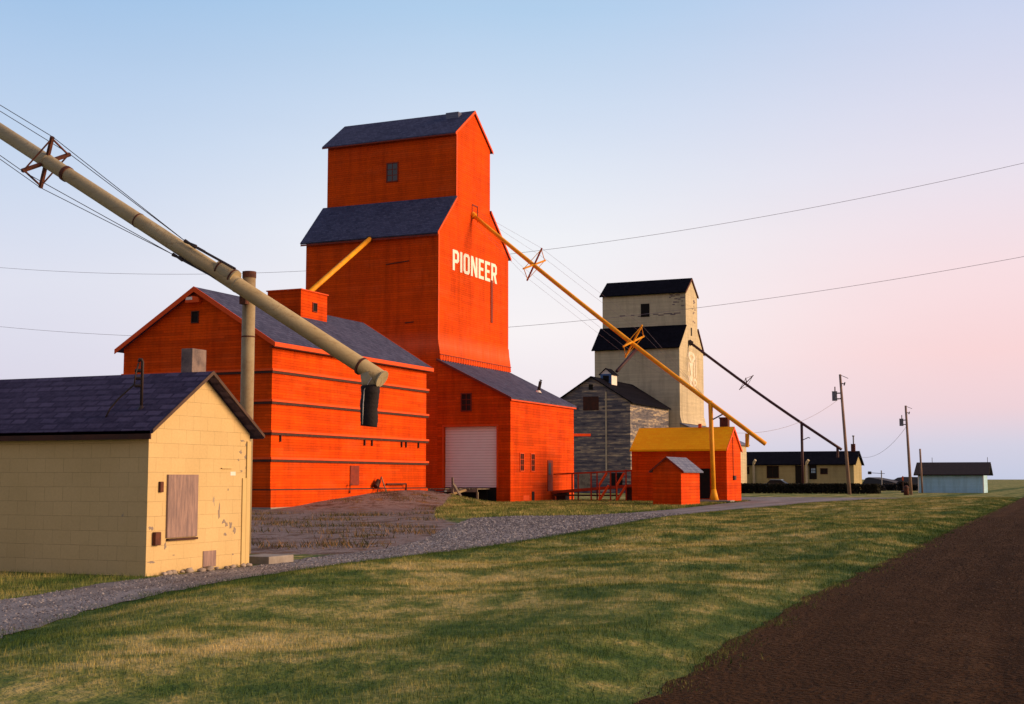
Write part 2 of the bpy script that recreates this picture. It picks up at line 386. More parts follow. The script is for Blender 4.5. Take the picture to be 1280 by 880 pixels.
def m_gravel():
    t = NT('grey_gravel'); co = t.coord(); n1 = t.noise(co, .8, 5, .65); vo = t.n('ShaderNodeTexVoronoi', i_Vector=co, i_Scale=34.)
    n2 = t.noise(co, 30, 3, .7); wv = t.n('ShaderNodeTexWhiteNoise', i_Vector=vo.outputs[1]).outputs[0]
    f = t.math('ADD', t.math('MULTIPLY', n1, .55), t.math('ADD', t.math('MULTIPLY', n2, .3), t.math('MULTIPLY', vo.outputs[1], .2)))
    c = t.ramp(f, [(.35, (.13, .125, .135)), (.5, (.215, .205, .222)), (.64, (.29, .27, .285)), (.8, (.4, .36, .34))])
    br = t.ramp(t.noise(t.mapping(co, (.5, .25, 0)), 1., 5, .7), [(.5, 0.), (.66, .6)])
    c = t.mix(br, c, (.16, .11, .08))
    ac = t.math('ADD', t.n('ShaderNodeAttribute', attribute_name='across').outputs['Fac'], t.math('MULTIPLY', t.math('SUBTRACT', t.noise(t.mapping(co, (.25, .25, 0)), 1., 3), .5), .12))
    tr = t.ramp(ac, [(0., .78), (.22, .95), (.33, 1.12), (.44, .9), (.55, .84), (.68, 1.12), (.8, .92), (1., .74)]); c = t.mix(1., c, tr, 'MULTIPLY')
    return t.out(c, .95, t.math('ADD', vo.outputs[0], n2), .45, .02, spec=.15)
def m_road():
    t = NT('brown_dirt'); co = t.coord(); n1 = t.noise(t.mapping(co, (1.2, .25, 0)), 1., 5, .6); n2 = t.noise(co, 26, 4, .75)
    vo = t.n('ShaderNodeTexVoronoi', i_Vector=co, i_Scale=17.)
    f = t.math('ADD', t.math('MULTIPLY', n1, .45), t.math('MULTIPLY', n2, .6))
    ac = t.n('ShaderNodeAttribute', attribute_name='across').outputs['Fac']
    rt = t.noise(t.vec(t.math('MULTIPLY', ac, 34.), t.math('MULTIPLY', t.sep(co)[1], .05), 0.), 1., 4, .6); cl_ = t.noise(co, 2.2, 6, .75)
    f = t.math('ADD', t.math('MULTIPLY', f, .55), t.math('ADD', t.math('MULTIPLY', rt, .25), t.math('MULTIPLY', cl_, .22)))
    c = t.ramp(f, [(.38, (.014, .006, .002)), (.5, (.042, .019, .007)), (.58, (.075, .037, .016)), (.7, (.13, .075, .04))])
    c = t.mix(t.ramp(ac, [(0., .6), (.16, .0)]), c, (.08, .042, .02))
    return t.out(c, .95, t.math('ADD', t.math('ADD', vo.outputs[0], n2), t.math('ADD', t.math('MULTIPLY', rt, 2.), t.math('MULTIPLY', cl_, 2.))), .9, .05, spec=.05)

me, X, Y = grid_mesh('ground', xs, ys, hgt)
at_ = me.attributes.new('dirt', 'FLOAT', 'POINT'); at_.data.foreach_set('value', dirt(X, Y).ravel().astype(np.float32))
ea_ = me.attributes.new('edge', 'FLOAT', 'POINT'); ea_.data.foreach_set('value', edge(X, Y).ravel().astype(np.float32))
me.materials.append(m_ground()); o = bpy.data.objects.new('ground', me); COL.objects.link(o); tag(o, kind='structure')

def strip(name, left, right, y0, y1, n, m, lift, zf, mat, ragged=.12, xcap=None):
    ys_ = np.concatenate([np.linspace(y0, min(y1, 100), n), np.geomspace(100, y1, 40)[1:] if y1 > 100 else []])
    L = np.array([np.interp(v, [p[1] for p in left], [p[0] for p in left]) for v in ys_])
    Rr = np.array([np.interp(v, [p[1] for p in right], [p[0] for p in right]) for v in ys_])
    def rag(v, s): return ragged*(mnoise.noise(Vector((v*1.9, s, 0)))+.6*mnoise.noise(Vector((v*6, s, 4)))+.5*mnoise.noise(Vector((v*.35, s, 9))))
    L = L + np.array([rag(v, 1.) for v in ys_]); Rr = Rr + np.array([rag(v, 8.) for v in ys_])
    u = np.linspace(0, 1, m); Xg = L[:, None]*(1-u)+Rr[:, None]*u; Yg = np.repeat(ys_[:, None], m, 1)
    Z = zf(Xg, Yg)+lift; ny = len(ys_)
    # skirt edges down a little
    co = np.stack([Xg, Yg, Z], -1).reshape(-1, 3); i = np.arange(ny*m).reshape(ny, m)
    q = np.stack([i[:-1, :-1], i[:-1, 1:], i[1:, 1:], i[1:, :-1]], -1).reshape(-1, 4)
    me = bpy.data.meshes.new(name); me.from_pydata(co.tolist(), [], q.tolist()); me.shade_smooth()
    ua = me.attributes.new('across', 'FLOAT', 'POINT'); ua.data.foreach_set('value', np.tile(u, ny).astype(np.float32)); me.materials.append(mat)
    o = bpy.data.objects.new(name, me); COL.objects.link(o); return tag(o, kind='structure')
strip('gravel_drive', DF, DN, 2, 119, 420, 14, .012, lambda a, b: np.maximum(hgt(a, b), 0)*1.0, m_gravel(), .16)
strip('dirt_road', ROAD, [(11.5, -30), (11.5, 900)], -30, 900, 420, 24, .012, lambda a, b: np.maximum(hgt(a, b), 0), m_road(), .13)

# grass blades
def m_blade():
    t = NT('grass_blades'); co = t.coord(); g, n3 = grass_colour(t, co)
    hs = t.n('ShaderNodeMix', data_type='RGBA', blend_type='MULTIPLY'); hs.inputs[0].default_value = 1.
    ri = t.n('ShaderNodeAttribute', attribute_name='tint').outputs['Fac']
    v = t.math('ADD', .65, t.math('MULTIPLY', ri, .8)); t.link(g, hs.inputs[6]); t.link(t.vec(v, v, v), hs.inputs[7])
    return t.out(hs.outputs[2], .8, spec=.15)
MBL = m_blade()
def blades(name, X, Y, h, w, label, cat='grass', mat=None, lean=.5):
    n = len(X); Z = hgt(X, Y); a = rng.uniform(0, 2*np.pi, n); b = rng.uniform(0, 2*np.pi, n)
    dx, dy = np.cos(a)*w/2, np.sin(a)*w/2; lx, ly = np.cos(b)*h*lean*rng.uniform(.2, 1.2, n), np.sin(b)*h*lean*rng.uniform(.2, 1.2, n)
    co = np.empty((n, 3, 3)); co[:, 0] = np.stack([X-dx, Y-dy, Z-.01], -1); co[:, 1] = np.stack([X+dx, Y+dy, Z-.01], -1)
    co[:, 2] = np.stack([X+lx, Y+ly, Z+h], -1)
    me = bpy.data.meshes.new(name); me.vertices.add(n*3); me.vertices.foreach_set('co', co.ravel())
    me.loops.add(n*3); me.loops.foreach_set('vertex_index', np.arange(n*3)); me.polygons.add(n)
    me.polygons.foreach_set('loop_start', np.arange(0, n*3, 3)); me.update(calc_edges=True)
    tt = me.attributes.new('tint', 'FLOAT', 'POINT'); tt.data.foreach_set('value', np.repeat(rng.uniform(0, 1, n), 3).astype(np.float32))
    ee_ = me.attributes.new('edge', 'FLOAT', 'POINT'); ee_.data.foreach_set('value', np.repeat(edge(X, Y), 3).astype(np.float32))
    me.materials.append(mat or MBL); o = bpy.data.objects.new(name, me); COL.objects.link(o)
    return tag(o, label, cat, kind='stuff')
def scatter(n, x0, x1, y0, y1, power=1.0):
    Yv = y0*(y1/y0)**rng.uniform(0, 1, n)**power; Xv = rng.uniform(x0, x1, n); return Xv, Yv
Xb, Yb = scatter(900000, -24, -2.6, 7.5, 120, .9)
rg = np.array([.12*(mnoise.noise(Vector((v*1.9, 1., 0)))) for v in Yb[::1]])
k = (poly_dist(Xb, Yb, DN) > -.10+rg) & (poly_dist(Xb, Yb, ROAD) < .10+rg)
Xb, Yb = Xb[k], Yb[k]
sc = np.clip(Yb/14., 1, 3.2)
blades('lawn_grass', Xb, Yb, rng.uniform(.015, .05, len(Xb))*(1+1.2*(rng.uniform(0, 1, len(Xb)) > .985))*sc**.35, rng.uniform(.003, .007, len(Xb))*sc, 'mown lawn strip of green and straw yellow grass between gravel drive and dirt road')
# other lawn by the buildings and the verge left of the drive
Xc, Yc = rng.uniform(-40, -20, 120000), rng.uniform(50, 98, 120000)
k = (poly_dist(Xc, Yc, DF) < .1) & (dirt(Xc, Yc) < .5) & ~((Xc < -37.2) & (Yc > 85)) & ~((Xc < -40.3) & (Yc < 79))
k &= ~((Xc > -30.8) & (Xc < -23.6) & (Yc > 92) & (Yc < 96.4)) & ~((Xc > -25.2) & (Xc < -23.2) & (Yc > 79.2) & (Yc < 83.6))
blades('lawn_grass', Xc[k], Yc[k], rng.uniform(.06, .14, k.sum()), rng.uniform(.015, .03, k.sum()), 'rough lawn in front of the red drive shed, walkway and yellow roofed office')
Xc, Yc = rng.uniform(-22, -13, 40000), rng.uniform(9, 17.8, 40000)
k = (poly_dist(Xc, Yc, DF) < .08+.2*np.sin(Yc*3)*.3)
blades('verge_grass', Xc[k], Yc[k], rng.uniform(.04, .1, k.sum()), rng.uniform(.005, .009, k.sum()), 'dark green grass verge in front of the shaded side of the cream shed')
nn = 14000; Ye = 7.5*(100/7.5)**rng.uniform(0, 1, nn); which = rng.uniform(0, 1, nn) < .6
cl = np.array([mnoise.noise(Vector((a*.9, b*3., 5.))) for a, b in zip(Ye, which)])
Xe = np.where(which, np.interp(Ye, [p[1] for p in ROAD], [p[0] for p in ROAD]), np.interp(Ye, [p[1] for p in DN], [p[0] for p in DN])) + rng.normal(0, .16, nn)+.05*cl
k = cl > -.1
blades('edge_weeds', Xe[k], Ye[k], rng.uniform(.03, .085, k.sum())*(.6+cl[k]), rng.uniform(.005, .012, k.sum())*np.clip(Ye[k]/14, 1, 3), 'ragged taller grass and weeds growing along the edges of the mown lawn strip', 'weeds', None, .8)
# weeds in the dirt yard: clumps
n = 130; cx_, cy_ = rng.uniform(-41, -16, n), rng.uniform(25, 84, n); k = (dirt(cx_, cy_) > .25) & (poly_dist(cx_, cy_, DF) < 0) & ((cx_ > -40.2) | (cy_ < 60) | (cy_ > 79)); cx_, cy_ = cx_[k], cy_[k]
XX = np.repeat(cx_, 160)+rng.normal(0, .55, len(cx_)*160)*1.0; YY = np.repeat(cy_, 160)+rng.normal(0, .5, len(cy_)*160)
k = (poly_dist(XX, YY, DF) < 0) & ((XX > -40.2) | (YY < 60) | (YY > 79)); XX, YY = XX[k], YY[k]
def m_weed():
    t = NT('dry_weeds'); ri = t.n('ShaderNodeAttribute', attribute_name='tint').outputs['Fac']; nb = t.noise(t.mapping(t.coord(), (1, 1, 0)), .35, 3, .6)
    f = t.math('ADD', t.math('MULTIPLY', ri, .45), t.math('MULTIPLY', nb, .6))
    return t.out(t.ramp(f, [(.3, (.03, .045, .014)), (.5, (.07, .07, .025)), (.62, (.24, .15, .07)), (.8, (.34, .2, .1))]), .9, spec=.1)
blades('yard_weeds', XX, YY, rng.uniform(.05, .22, len(XX)), rng.uniform(.012, .03, len(XX)), 'dry weeds and stubble scattered over the bare dirt yard beside the orange crib', 'weeds', m_weed(), .9)
# loose stones
def m_peb():
    t = NT('loose_gravel_stones'); ri = t.n('ShaderNodeAttribute', attribute_name='tint').outputs['Fac']
    return t.out(t.ramp(ri, [(0., (.1, .09, .1)), (.6, (.28, .26, .28)), (1., (.5, .45, .42))]), .9, spec=.15)
def m_peb2():
    t = NT('loose_brown_stones'); ri = t.n('ShaderNodeAttribute', attribute_name='tint').outputs['Fac']
    return t.out(t.ramp(ri, [(0., (.02, .012, .008)), (.8, (.05, .03, .018)), (1., (.13, .08, .055))]), .9, spec=.15)
def pebbles(name, X, Y, r, label, mat):
    n = len(X); Z = np.maximum(hgt(X, Y), 0)+.012
    base = np.array([(1, 0, 0), (0, 1, 0), (-1, 0, 0), (0, -1, 0), (0, 0, .8)], float)
    ang = rng.uniform(0, 6.3, n); ca, sa = np.cos(ang), np.sin(ang); sx = rng.uniform(.7, 1.3, n)
    co = np.empty((n, 5, 3))
    for j, b in enumerate(base):
        bx, by = b[0]*sx, b[1]/sx
        co[:, j, 0] = X+(bx*ca-by*sa)*r; co[:, j, 1] = Y+(bx*sa+by*ca)*r; co[:, j, 2] = Z+b[2]*r
    tri = np.array([(0, 1, 4), (1, 2, 4), (2, 3, 4), (3, 0, 4)]); q = (np.arange(n)[:, None, None]*5+tri[None]).reshape(-1, 3)
    me = bpy.data.meshes.new(name); me.vertices.add(n*5); me.vertices.foreach_set('co', co.ravel()); me.loops.add(q.size)
    me.loops.foreach_set('vertex_index', q.ravel()); me.polygons.add(len(q)); me.polygons.foreach_set('loop_start', np.arange(0, q.size, 3)); me.update(calc_edges=True)
    tt = me.attributes.new('tint', 'FLOAT', 'POINT'); tt.data.foreach_set('value', np.repeat(rng.uniform(0, 1, n)**2, 5).astype(np.float32))
    me.materials.append(mat); o = bpy.data.objects.new(name, me); COL.objects.link(o); return tag(o, label, 'gravel', kind='stuff')
Xg, Yg = scatter(90000, -28, -9, 8, 60, .8); k = in_drive(Xg, Yg)
pebbles('loose_gravel', Xg[k], Yg[k], rng.uniform(.006, .022, k.sum())*np.clip(Yg[k]/18, 1, 2.5), 'grey loose gravel lying on the drive beside the cream shed', m_peb())
Xg, Yg = scatter(80000, -4.8, 9, 5, 60, .8); k = in_road(Xg, Yg)
pebbles('loose_gravel', Xg[k], Yg[k], rng.uniform(.004, .012, k.sum())*np.clip(Yg[k]/14, 1, 1.8), 'brown loose stones scattered on the dark dirt road', m_peb2())

# ------------------------------------------------------------------ building helpers
def gable_roof(mb, axis, c, half, ze, zr, a0, a1, th=.14, over=.3):
    """chevron roof slab; ridge at c, wall half-width half with wall-top ze (top face of roof passes ze at the wall), ridge top zr"""
    sl = (zr-ze)/half; e = half+over; z = zr-sl*e; p = []
    t = th*math.sqrt(1+sl*sl)
    p = [(c-e, z), (c, zr), (c, zr-t), (c-e, z-t)]; q = [(c, zr), (c+e, z), (c+e, z-t), (c, zr-t)]
    mb.prism(p, axis, a0, a1); mb.prism(q, axis, a0, a1); return mb
def barge(mb, axis, c, half, ze, zr, a, w=.04, h=.22, over=.3, side=1):
    sl = (zr-ze)/half; e = half+over; z = zr-sl*e
    for s in (-1, 1):
        p = [(c, zr+.02), (c+s*e, z+.02), (c+s*e, z+.02-h), (c, zr+.02-h*1.15)]
        mb.prism(p, axis, min(a, a+side*w), max(a, a+side*w))
    return mb
def window(parent, face, u0, u1, z0, z1, plane, frame_mat, pane_mat, nx=2, nz=2, fw=.07, out_=.05):
    """face 'x' (looks to +X) or 'y' (looks to -Y)"""
    fb = MB(); pb = MB()
    def bx(mb, a0, a1, b0, b1, d0, d1):
        if face == 'x': mb.box(plane+d0, plane+d1, a0, a1, b0, b1)
        else: mb.box(a0, a1, plane-d1, plane-d0, b0, b1)
    bx(fb, u0-fw, u0, z0-fw, z1+fw, -.02, out_); bx(fb, u1, u1+fw, z0-fw, z1+fw, -.02, out_)
    bx(fb, u0, u1, z1, z1+fw, -.02, out_); bx(fb, u0, u1, z0-fw, z0, -.02, out_+.02)
    bw = fw*.45
    for i in range(1, nx): u = u0+(u1-u0)*i/nx; bx(fb, u-bw/2, u+bw/2, z0, z1, .0, out_*.7)
    for i in range(1, nz): z = z0+(z1-z0)*i/nz; bx(fb, u0, u1, z-bw/2, z+bw/2, .0, out_*.6)
    bx(pb, u0, u1, z0, z1, -.02, .012)
    f = mk('window', fb, frame_mat, parent); mk('pane', pb, pane_mat, f); return f

# ------------------------------------------------------------------ cream shed, near left
sx, sy0, sy1 = -14.45, 18.0, 20.90; sc_ = (sy0+sy1)/2
r = root('cream_shed', (-16.9, sc_, 0), 'small cream shingle-sided shed with violet roof and boarded window beside the gravel drive', 'shed')
mk('wall', MB().prism([(sy0, .0), (sy1, .0), (sy1, 2.44), (sc_, 3.42), (sy0, 2.44)], 'x', -19.6, sx), M['shed'], r)
rf = mk('roof', gable_roof(MB(), 'x', sc_, 1.485, 2.50, 3.50, -19.8, sx+.20, .05, .13), M['roof_shed'], r)
each('barge_board', barge(MB(), 'x', sc_, 1.485, 2.495, 3.49, sx+.202, .02, .06, .135), plain('dark_brown_trim', (.10, .055, .04), (.06, .035, .03), 3), r)
mk('fascia', MB().box(-19.8, sx+.155, sy0-.165, sy0-.135, 2.26, 2.40), M['dark_timber'], r)
cb = MB().box(sx-.1, sx+.02, sy1-.22, sy1-.10, .02, 1.62).box(sx-.1, sx+.024, sy1-.10, sy1+.02, .02, 2.3)
each('corner_board', cb, plain('cream_corner_board', (.6, .47, .22), (.55, .42, .2), 3, .8, 0, .3, (4, 4, .5)), r)
mk('boarded_window', MB().box(sx-.02, sx+.035, 18.5, 19.33, .61, 1.68), M['plywood'], r, bevel=.004, label='weathered brown plywood sheet nailed over the window')
mk('window_ledge', MB().box(sx-.02, sx+.05, 18.52, 19.33, .56, .597), M['dark_timber'], r)
mk('floor_hatch', MB().box(sx-.02, sx+.012, 19.54, 19.92, .06, .34), M['plywood'], r, bevel=.003, label='small weathered hatch low in the gable wall')
mk('sill_beam', MB().box(-19.55, sx-.02, sy0+.03, sy1-.03, -.10, .0).box(sx-.5, sx-.03, sy0+.025, sy1-.05, -.1, .0), M['dark_timber'], r)
mk('conduit_box', MB().box(sx-.01, sx+.07, 18.15, 18.30, .50, .72), M['rust'], r, bevel=.01)
mk('conduit_box', MB().box(sx-.01, sx+.045, 18.28, 18.37, 1.38, 1.56), M['rust'], r, bevel=.01)
mk('broken_shingle', MB().box(sx-.01, sx+.03, 20.02, 20.35, 1.79, 1.805), M['shed'], r)
ch = MB().box(-15.20, -14.95, 19.78, 20.20, 3.0, 3.97); mk('chimney', ch, plain('sooty_concrete', (.26, .2, .19), (.11, .09, .1), 5, .9, 0, .6), r, bevel=.012)
mast = MB().tube([(-14.99, 18.45, 2.7), (-14.99, 18.45, 3.62), (-15.0, 18.44, 3.655), (-15.03, 18.43, 3.66), (-15.045, 18.42, 3.61)], .026, 10)
ms = mk('service_mast', mast, M['black_iron'], r, True)
mk('mast_flashing', MB().tube([(-14.99, 18.45, 2.70), (-14.99, 18.45, 2.86)], [.11, .03], 12), M['black_iron'], ms, True)
mk('service_cable', MB().tube([(-15.045, 18.42, 3.60), (-15.07, 18.38, 3.4), (-15.1, 18.38, 3.22), (-15.36, 18.3, 2.98), (-15.5, 18.25, 2.80), (-15.56, 18.2, 2.62)], .016, 6), M['black_iron'], ms, True)
for i in range(3):
    mk('mast_insulator', MB().tube([(-15.0, 18.44, 3.2+i*.13), (-15.1, 18.40, 3.2+i*.13)], .03, 8), M['black_iron'], ms)
PEEL = plain('bare_grey_flake', (.2, .18, .2), (.33, .26, .2), 9, .9)
def flake(cx, cy, w, h, seed):
    v = at(cx, cy, 'x', sx); n = 15; k_ = v.x; pts = []
    for i in range(n):
        a = 2*math.pi*i/n; q = .65+.75*mnoise.noise(Vector((math.cos(a)*1.6, math.sin(a)*1.6, seed*3.7)))
        pts.append((v.y+math.cos(a)*w*q*.0375/2*1.0, v.z+math.sin(a)*h*q*.0144/2))
    return MB().prism(pts, 'x', sx-.01, sx+.003)
for i, (a, b, w_, h_) in enumerate(((274, 640, 2.5, 22), (279, 652, 4, 9), (283, 655, 3, 10), (288, 656, 3, 14), (293, 663, 3, 8), (281, 668, 4, 4), (206, 683, 2.5, 10), (190, 703, 7, 4), (189, 660, 4, 9), (217, 694, 2, 2), (303, 551, 5, 4), (308, 556, 3, 6), (301, 565, 4, 8), (307, 572, 3, 9), (309, 585, 4, 9), (302, 589, 3, 6), (298, 575, 2, 4), (285, 612, 1.5, 5), (291, 693, 2, 3), (303, 704, 3, 2))):
    mk('paint_flake', flake(a, b, w_, h_, i), PEEL, r)
tv = at(291, 592, 'x', sx); mk('tape_patch', MB().box(sx-.01, sx+.006, tv.y-.08, tv.y+.08, tv.z-.035, tv.z+.035), M['white'], r)
for i in range(15):
    yy = 18.3+i*.19+random.uniform(-.05, .05); s_ = random.uniform(.03, .075)
    if 20.9 < yy: continue
    o = mk('stone', MB().blob((sx+.10+random.uniform(-.03, .12), yy, .03), (s_*1.1, s_*1.4, s_*.8), i, 2, .6), M['stone'], None, True)
    tag(o, 'pale broken stone lying along the foot of the cream shed gable wall', 'stone', 'stones along the shed wall')
blk = mk('concrete_slab', MB().box(-14.95, -14.28, 21.35, 22.2, -.03, .15), M['concrete'], None, bevel=.015)
tag(blk, 'low pale concrete slab on the ground just past the cream shed corner', 'slab')

# ------------------------------------------------------------------ support post and big tan spout
po = root('spout_post', (-16.96, 24.4, 0), 'tall tan steel post behind the cream shed holding up the big tan spout', 'post')
mk('pole', MB().tube([(-16.96, 24.4, -.2), (-16.96, 24.4, 3), (-16.96, 24.4, 6.14)], .143, 24), M['post'], po, True)
mk('cap_band', MB().tube([(-16.96, 24.4, 6.02), (-16.96, 24.4, 6.16)], .152, 24), M['rust'], po)
mk('weld_band', MB().tube([(-16.96, 24.4, 4.70), (-16.96, 24.4, 4.73)], .149, 24), M['rust'], po)
YS = 24.05
e1 = at(478, 474, 'y', YS); e0 = at(52, 197, 'y', YS); d = (e0-e1).normalized(); p0 = e1+d*22
sp = root('grain_spout', e1, 'big tan grain spout slanting down from upper left to a black rubber boot', 'spout')
RS = .168
pipe = mk('pipe', MB().tube([e1+d*.05, e1+d*8, p0], RS, 28), M['spout'], sp, True)
cl = at(283, 341, 'y', YS); fl = at(462, 461, 'y', YS)
mk('collar', MB().tube([cl-d*.28, cl+d*.25], RS+.012, 28), M['spout'], sp, False)
mk('collar', MB().tube([cl-d*.24, cl-d*.20], RS+.02, 28), M['rust'], sp)
mk('collar', MB().tube([cl+d*.16, cl+d*.2], RS+.02, 28), M['rust'], sp)
mk('collar', MB().tube([at(452, 458, 'y', YS)-d*.02, at(452, 458, 'y', YS)+d*.03], RS+.025, 28), M['rust'], sp)
mk('collar', MB().tube([at(64, 205, 'y', YS)-d*.6, at(64, 205, 'y', YS)-d*.5], RS+.02, 28), M['rust'], sp)
mk('end_plate', MB().tube([e1-d*.0, e1+d*.03], RS+.018, 28), M['spout'], sp)
for q in (4.2, 7.4, 10.6, 13.8):
    mk('seam_ring', MB().tube([e1+d*q, e1+d*(q+.035)], RS+.007, 28), M['rust' if q in (7.4,) else 'spout'], sp)
    for a in range(0, 360, 60):
        pass
# discharge hopper and boot
jx = at(464, 470, 'y', YS); jt = jx.copy(); 
hp = MB()
def ring(c, ax, az, n=20): return [(c[0]+ax*math.cos(2*math.pi*i/n), c[1]+az*math.sin(2*math.pi*i/n), c[2]) for i in range(n)]
c0 = (jx.x+.02, YS, jx.z+.08); c1_ = (jx.x-.02, YS, jx.z-.25)
vs = ring(c0, .27, .17)+ring(c1_, .17, .16); hp.add(vs, [(i, (i+1) % 20, 20+(i+1) % 20, 20+i) for i in range(20)]+[tuple(range(20)), tuple(range(39, 19, -1))])
mk('discharge_hopper', hp, M['spout'], sp, True)
bt = MB(); pts = []; rad = []
for i in range(26):
    k_ = i/25; pts.append((jx.x-.02-.03*k_+.01*math.sin(k_*9), YS, jx.z-.2-k_*.84)); rad.append((.195-.02*k_)*(1+.018*math.sin(i*2.1)+.02*math.sin(i*.7)))
bt.tube(pts, rad, 22); mk('rubber_boot', bt, M['boot'], sp, True)
mk('boot_rope', MB().tube([(jx.x+.10, YS-.16, jx.z-.05), (jx.x-.05, YS-.19, jx.z-.3), (jx.x-.07, YS-.195, jx.z-.6), (jx.x-.09, YS-.18, jx.z-1.0)], .011, 6), M['white'], sp, True)
pc_ = at(311, 366, 'y', 24.2); mk('post_clamp', MB().box(-17.0, -16.85, 24.1, 24.25, pc_.z-.25, pc_.z-.05), M['rust'], sp)
def cross(parent, c, d, y_axis, L1, L2, w, m1, m2, a1=-24, a2=64, wires=True):
    """four-ended cross bracket square to a spout; d = spout axis"""
    v = Vector(d).cross(Vector((0, 1, 0))).normalized(); v = v if v.z > 0 else -v; u = Vector((0, 1, 0))
    dirs = [v*math.cos(R(a))+u*math.sin(R(a)) for a in (a1, a2)]
    ends = []
    for k_, (dd, L, m) in enumerate(((dirs[0], L1, m1), (dirs[1], L2, m2))):
        a, b = c+dd*L, c-dd*L; ends += [a, b]
        mk('bracket_arm', MB().beam(a, b, w, w, up=d), m, parent)
    if wires:
        for i, j in ((0, 2), (2, 1), (1, 3), (3, 0)):
            mk('bracket_stay', MB().beam(ends[i]*.93+c*.07, ends[j]*.93+c*.07, w*.45), m2, parent)
    return ends
bc = at(58, 203, 'y', YS)
E1 = cross(sp, bc, d, 1, .66, .68, .075, M['rust'], M['rust'], -16, 58)
cables = MB
def cable(parent, pts, r_=.008): mk('cable', MB().tube(pts, r_, 6), M['black_iron'], parent)
ck_t = cl + Vector((0, -.05, .0)) - d*.2 + Vector((.1, 0, .17)); ck_b = cl + d*.15 + Vector((-.08, 0, -.2))
tb1, tb2 = at(231, 301, 'y', YS-.1), at(216, 318, 'y', YS-.12)
for e_, tb, ck in ((E1[0], tb1, ck_t), (E1[2], tb1, ck_t), (E1[1], tb2, ck_b), (E1[3], tb2, ck_b)):
    cable(sp, [p0+(e_-bc)*.6, e_, tb], .009)
for tb, ck in ((tb1, ck_t), (tb2, ck_b)):
    dirv = (ck-tb)
    mk('turnbuckle', MB().tube([tb, tb+dirv*.10, tb+dirv*.22], [.045, .03, .05], 8).tube([tb+dirv*.25, tb+dirv*.4], .03, 8), M['black_iron'], sp)
    mk('turnbuckle_rod', MB().tube([tb+dirv*.2, ck], .022, 8).tube([tb+dirv*.2+Vector((0, -.09, 0)), ck+Vector((0, -.1, 0))], .018, 8), M['black_iron'], sp)

# ------------------------------------------------------------------ orange crib annex
ax0, ax1, ay0, ay1, ac = -50.4, -40.4, 60.4, 78.5, -45.4
an = root('grain_annex', (ac, 69.5, 0), 'long orange annex with banded walls and blue grey gable roof behind the tan post', 'annex')
def ann_z(x): return 12.22-.615*abs(x-ac)
mk('wall', MB().prism([(ax0, 0), (ax1, 0), (ax1, ann_z(ax1)-.12), (ac, ann_z(ac)-.12), (ax0, ann_z(ax0)-.12)], 'y', ay0, ay1), M['orange_crib'], an)
mk('roof', gable_roof(MB(), 'y', ac, 5.0, ann_z(ax1), 12.22, ay0-.33, ay1+.28, .12, .36), M['roof_blue'], an)
bb = barge(MB(), 'y', ac, 5.0, ann_z(ax1), 12.22, ay0-.37, .045, .26, .38, 1); bb2 = barge(MB(), 'y', ac, 5.0, ann_z(ax1), 12.22, ay1+.283, .045, .26, .38, 1)
each('barge_board', bb, M['orange_trim'], an); each('barge_board', bb2, M['orange_trim'], an)
mk('fascia', MB().box(ax1+.365, ax1+.40, ay0-.36, ay1+.3, 8.70, 8.93), M['orange_trim'], an)
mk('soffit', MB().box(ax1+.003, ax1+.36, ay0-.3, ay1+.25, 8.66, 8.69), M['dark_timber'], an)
for i, z in enumerate((7.42, 5.76, 4.10, 2.66)):
    mk('wall_band', MB().box(ax1+.003, ax1+.13, ay0-.13, ay1+.2, z-.0, z+.12).box(ax0-.05, ax1+.003, ay0-.13, ay0-.003, z, z+.12), M['orange_trim'], an)
    mk('band_shade', MB().box(ax1+.002, ax1+.1, ay0-.10, ay1+.16, z-.13, z-.003).box(ax0-.03, ax1+.002, ay0-.10, ay0-.002, z-.13, z-.003), M['dark_timber'], an)  # dark strips put in as the shade below each band
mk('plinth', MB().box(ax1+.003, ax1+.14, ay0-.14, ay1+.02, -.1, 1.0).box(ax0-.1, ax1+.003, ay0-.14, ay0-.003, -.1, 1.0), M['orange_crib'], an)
mk('band_shade', MB().box(ax1+.002, ax1+.11, ay0-.11, ay1, 1.003, 1.075).box(ax0-.03, ax1+.002, ay0-.11, ay0-.002, 1.003, 1.075), M['dark_timber'], an)  # dark strip drawn as the shade line along the plinth top
mk('footing', MB().box(ax0-.12, ax1+.17, ay0-.17, ay1-8, -.2, .10), M['concrete'], an)
window(an, 'y', -45.72, -45.32, 10.28, 10.85, ay0, M['dark_timber'], M['dark'], 1, 1, .05)
hd = mk('gable_hood', MB().prism([(-46.0, 11.35), (-45.05, 11.35), (-45.1, 11.62), (-45.5, 11.72), (-45.95, 11.62)], 'y', ay0-.33, ay0-.01), M['orange_trim'], an)  # small hood box below the ridge peak
mk('hood_plate', MB().box(-45.93, -45.5, ay0-.345, ay0-.335, 11.5, 11.66), M['white'], hd)  # white plate on the front of the hood
mk('hatch', MB().box(ax1+.003, ax1+.05, 68.7, 69.72, 1.25, 2.4), M['maroon'], an, label='dark red hatch door in the lit wall')
br_ = MB()
for y_ in (61.2, 70.3, 71.2, 75.0, 75.6, 77.3): br_.box(ax1+.004, ax1+.10, y_, y_+.07, 3.62, 4.0)
each('band_bracket', br_, M['dark_timber'], an)
each('base_pipe', MB().tube([(ax1+.2, 68.4, .8), (ax1+.2, 68.4, 1.28), (ax1+.2, 68.6, 1.3)], .05, 8).tube([(ax1+.2, 72.8, 1.3), (ax1+.2, 75.4, 1.3), (ax1+.2, 75.4, .9)], .05, 8), M['rust'], an)
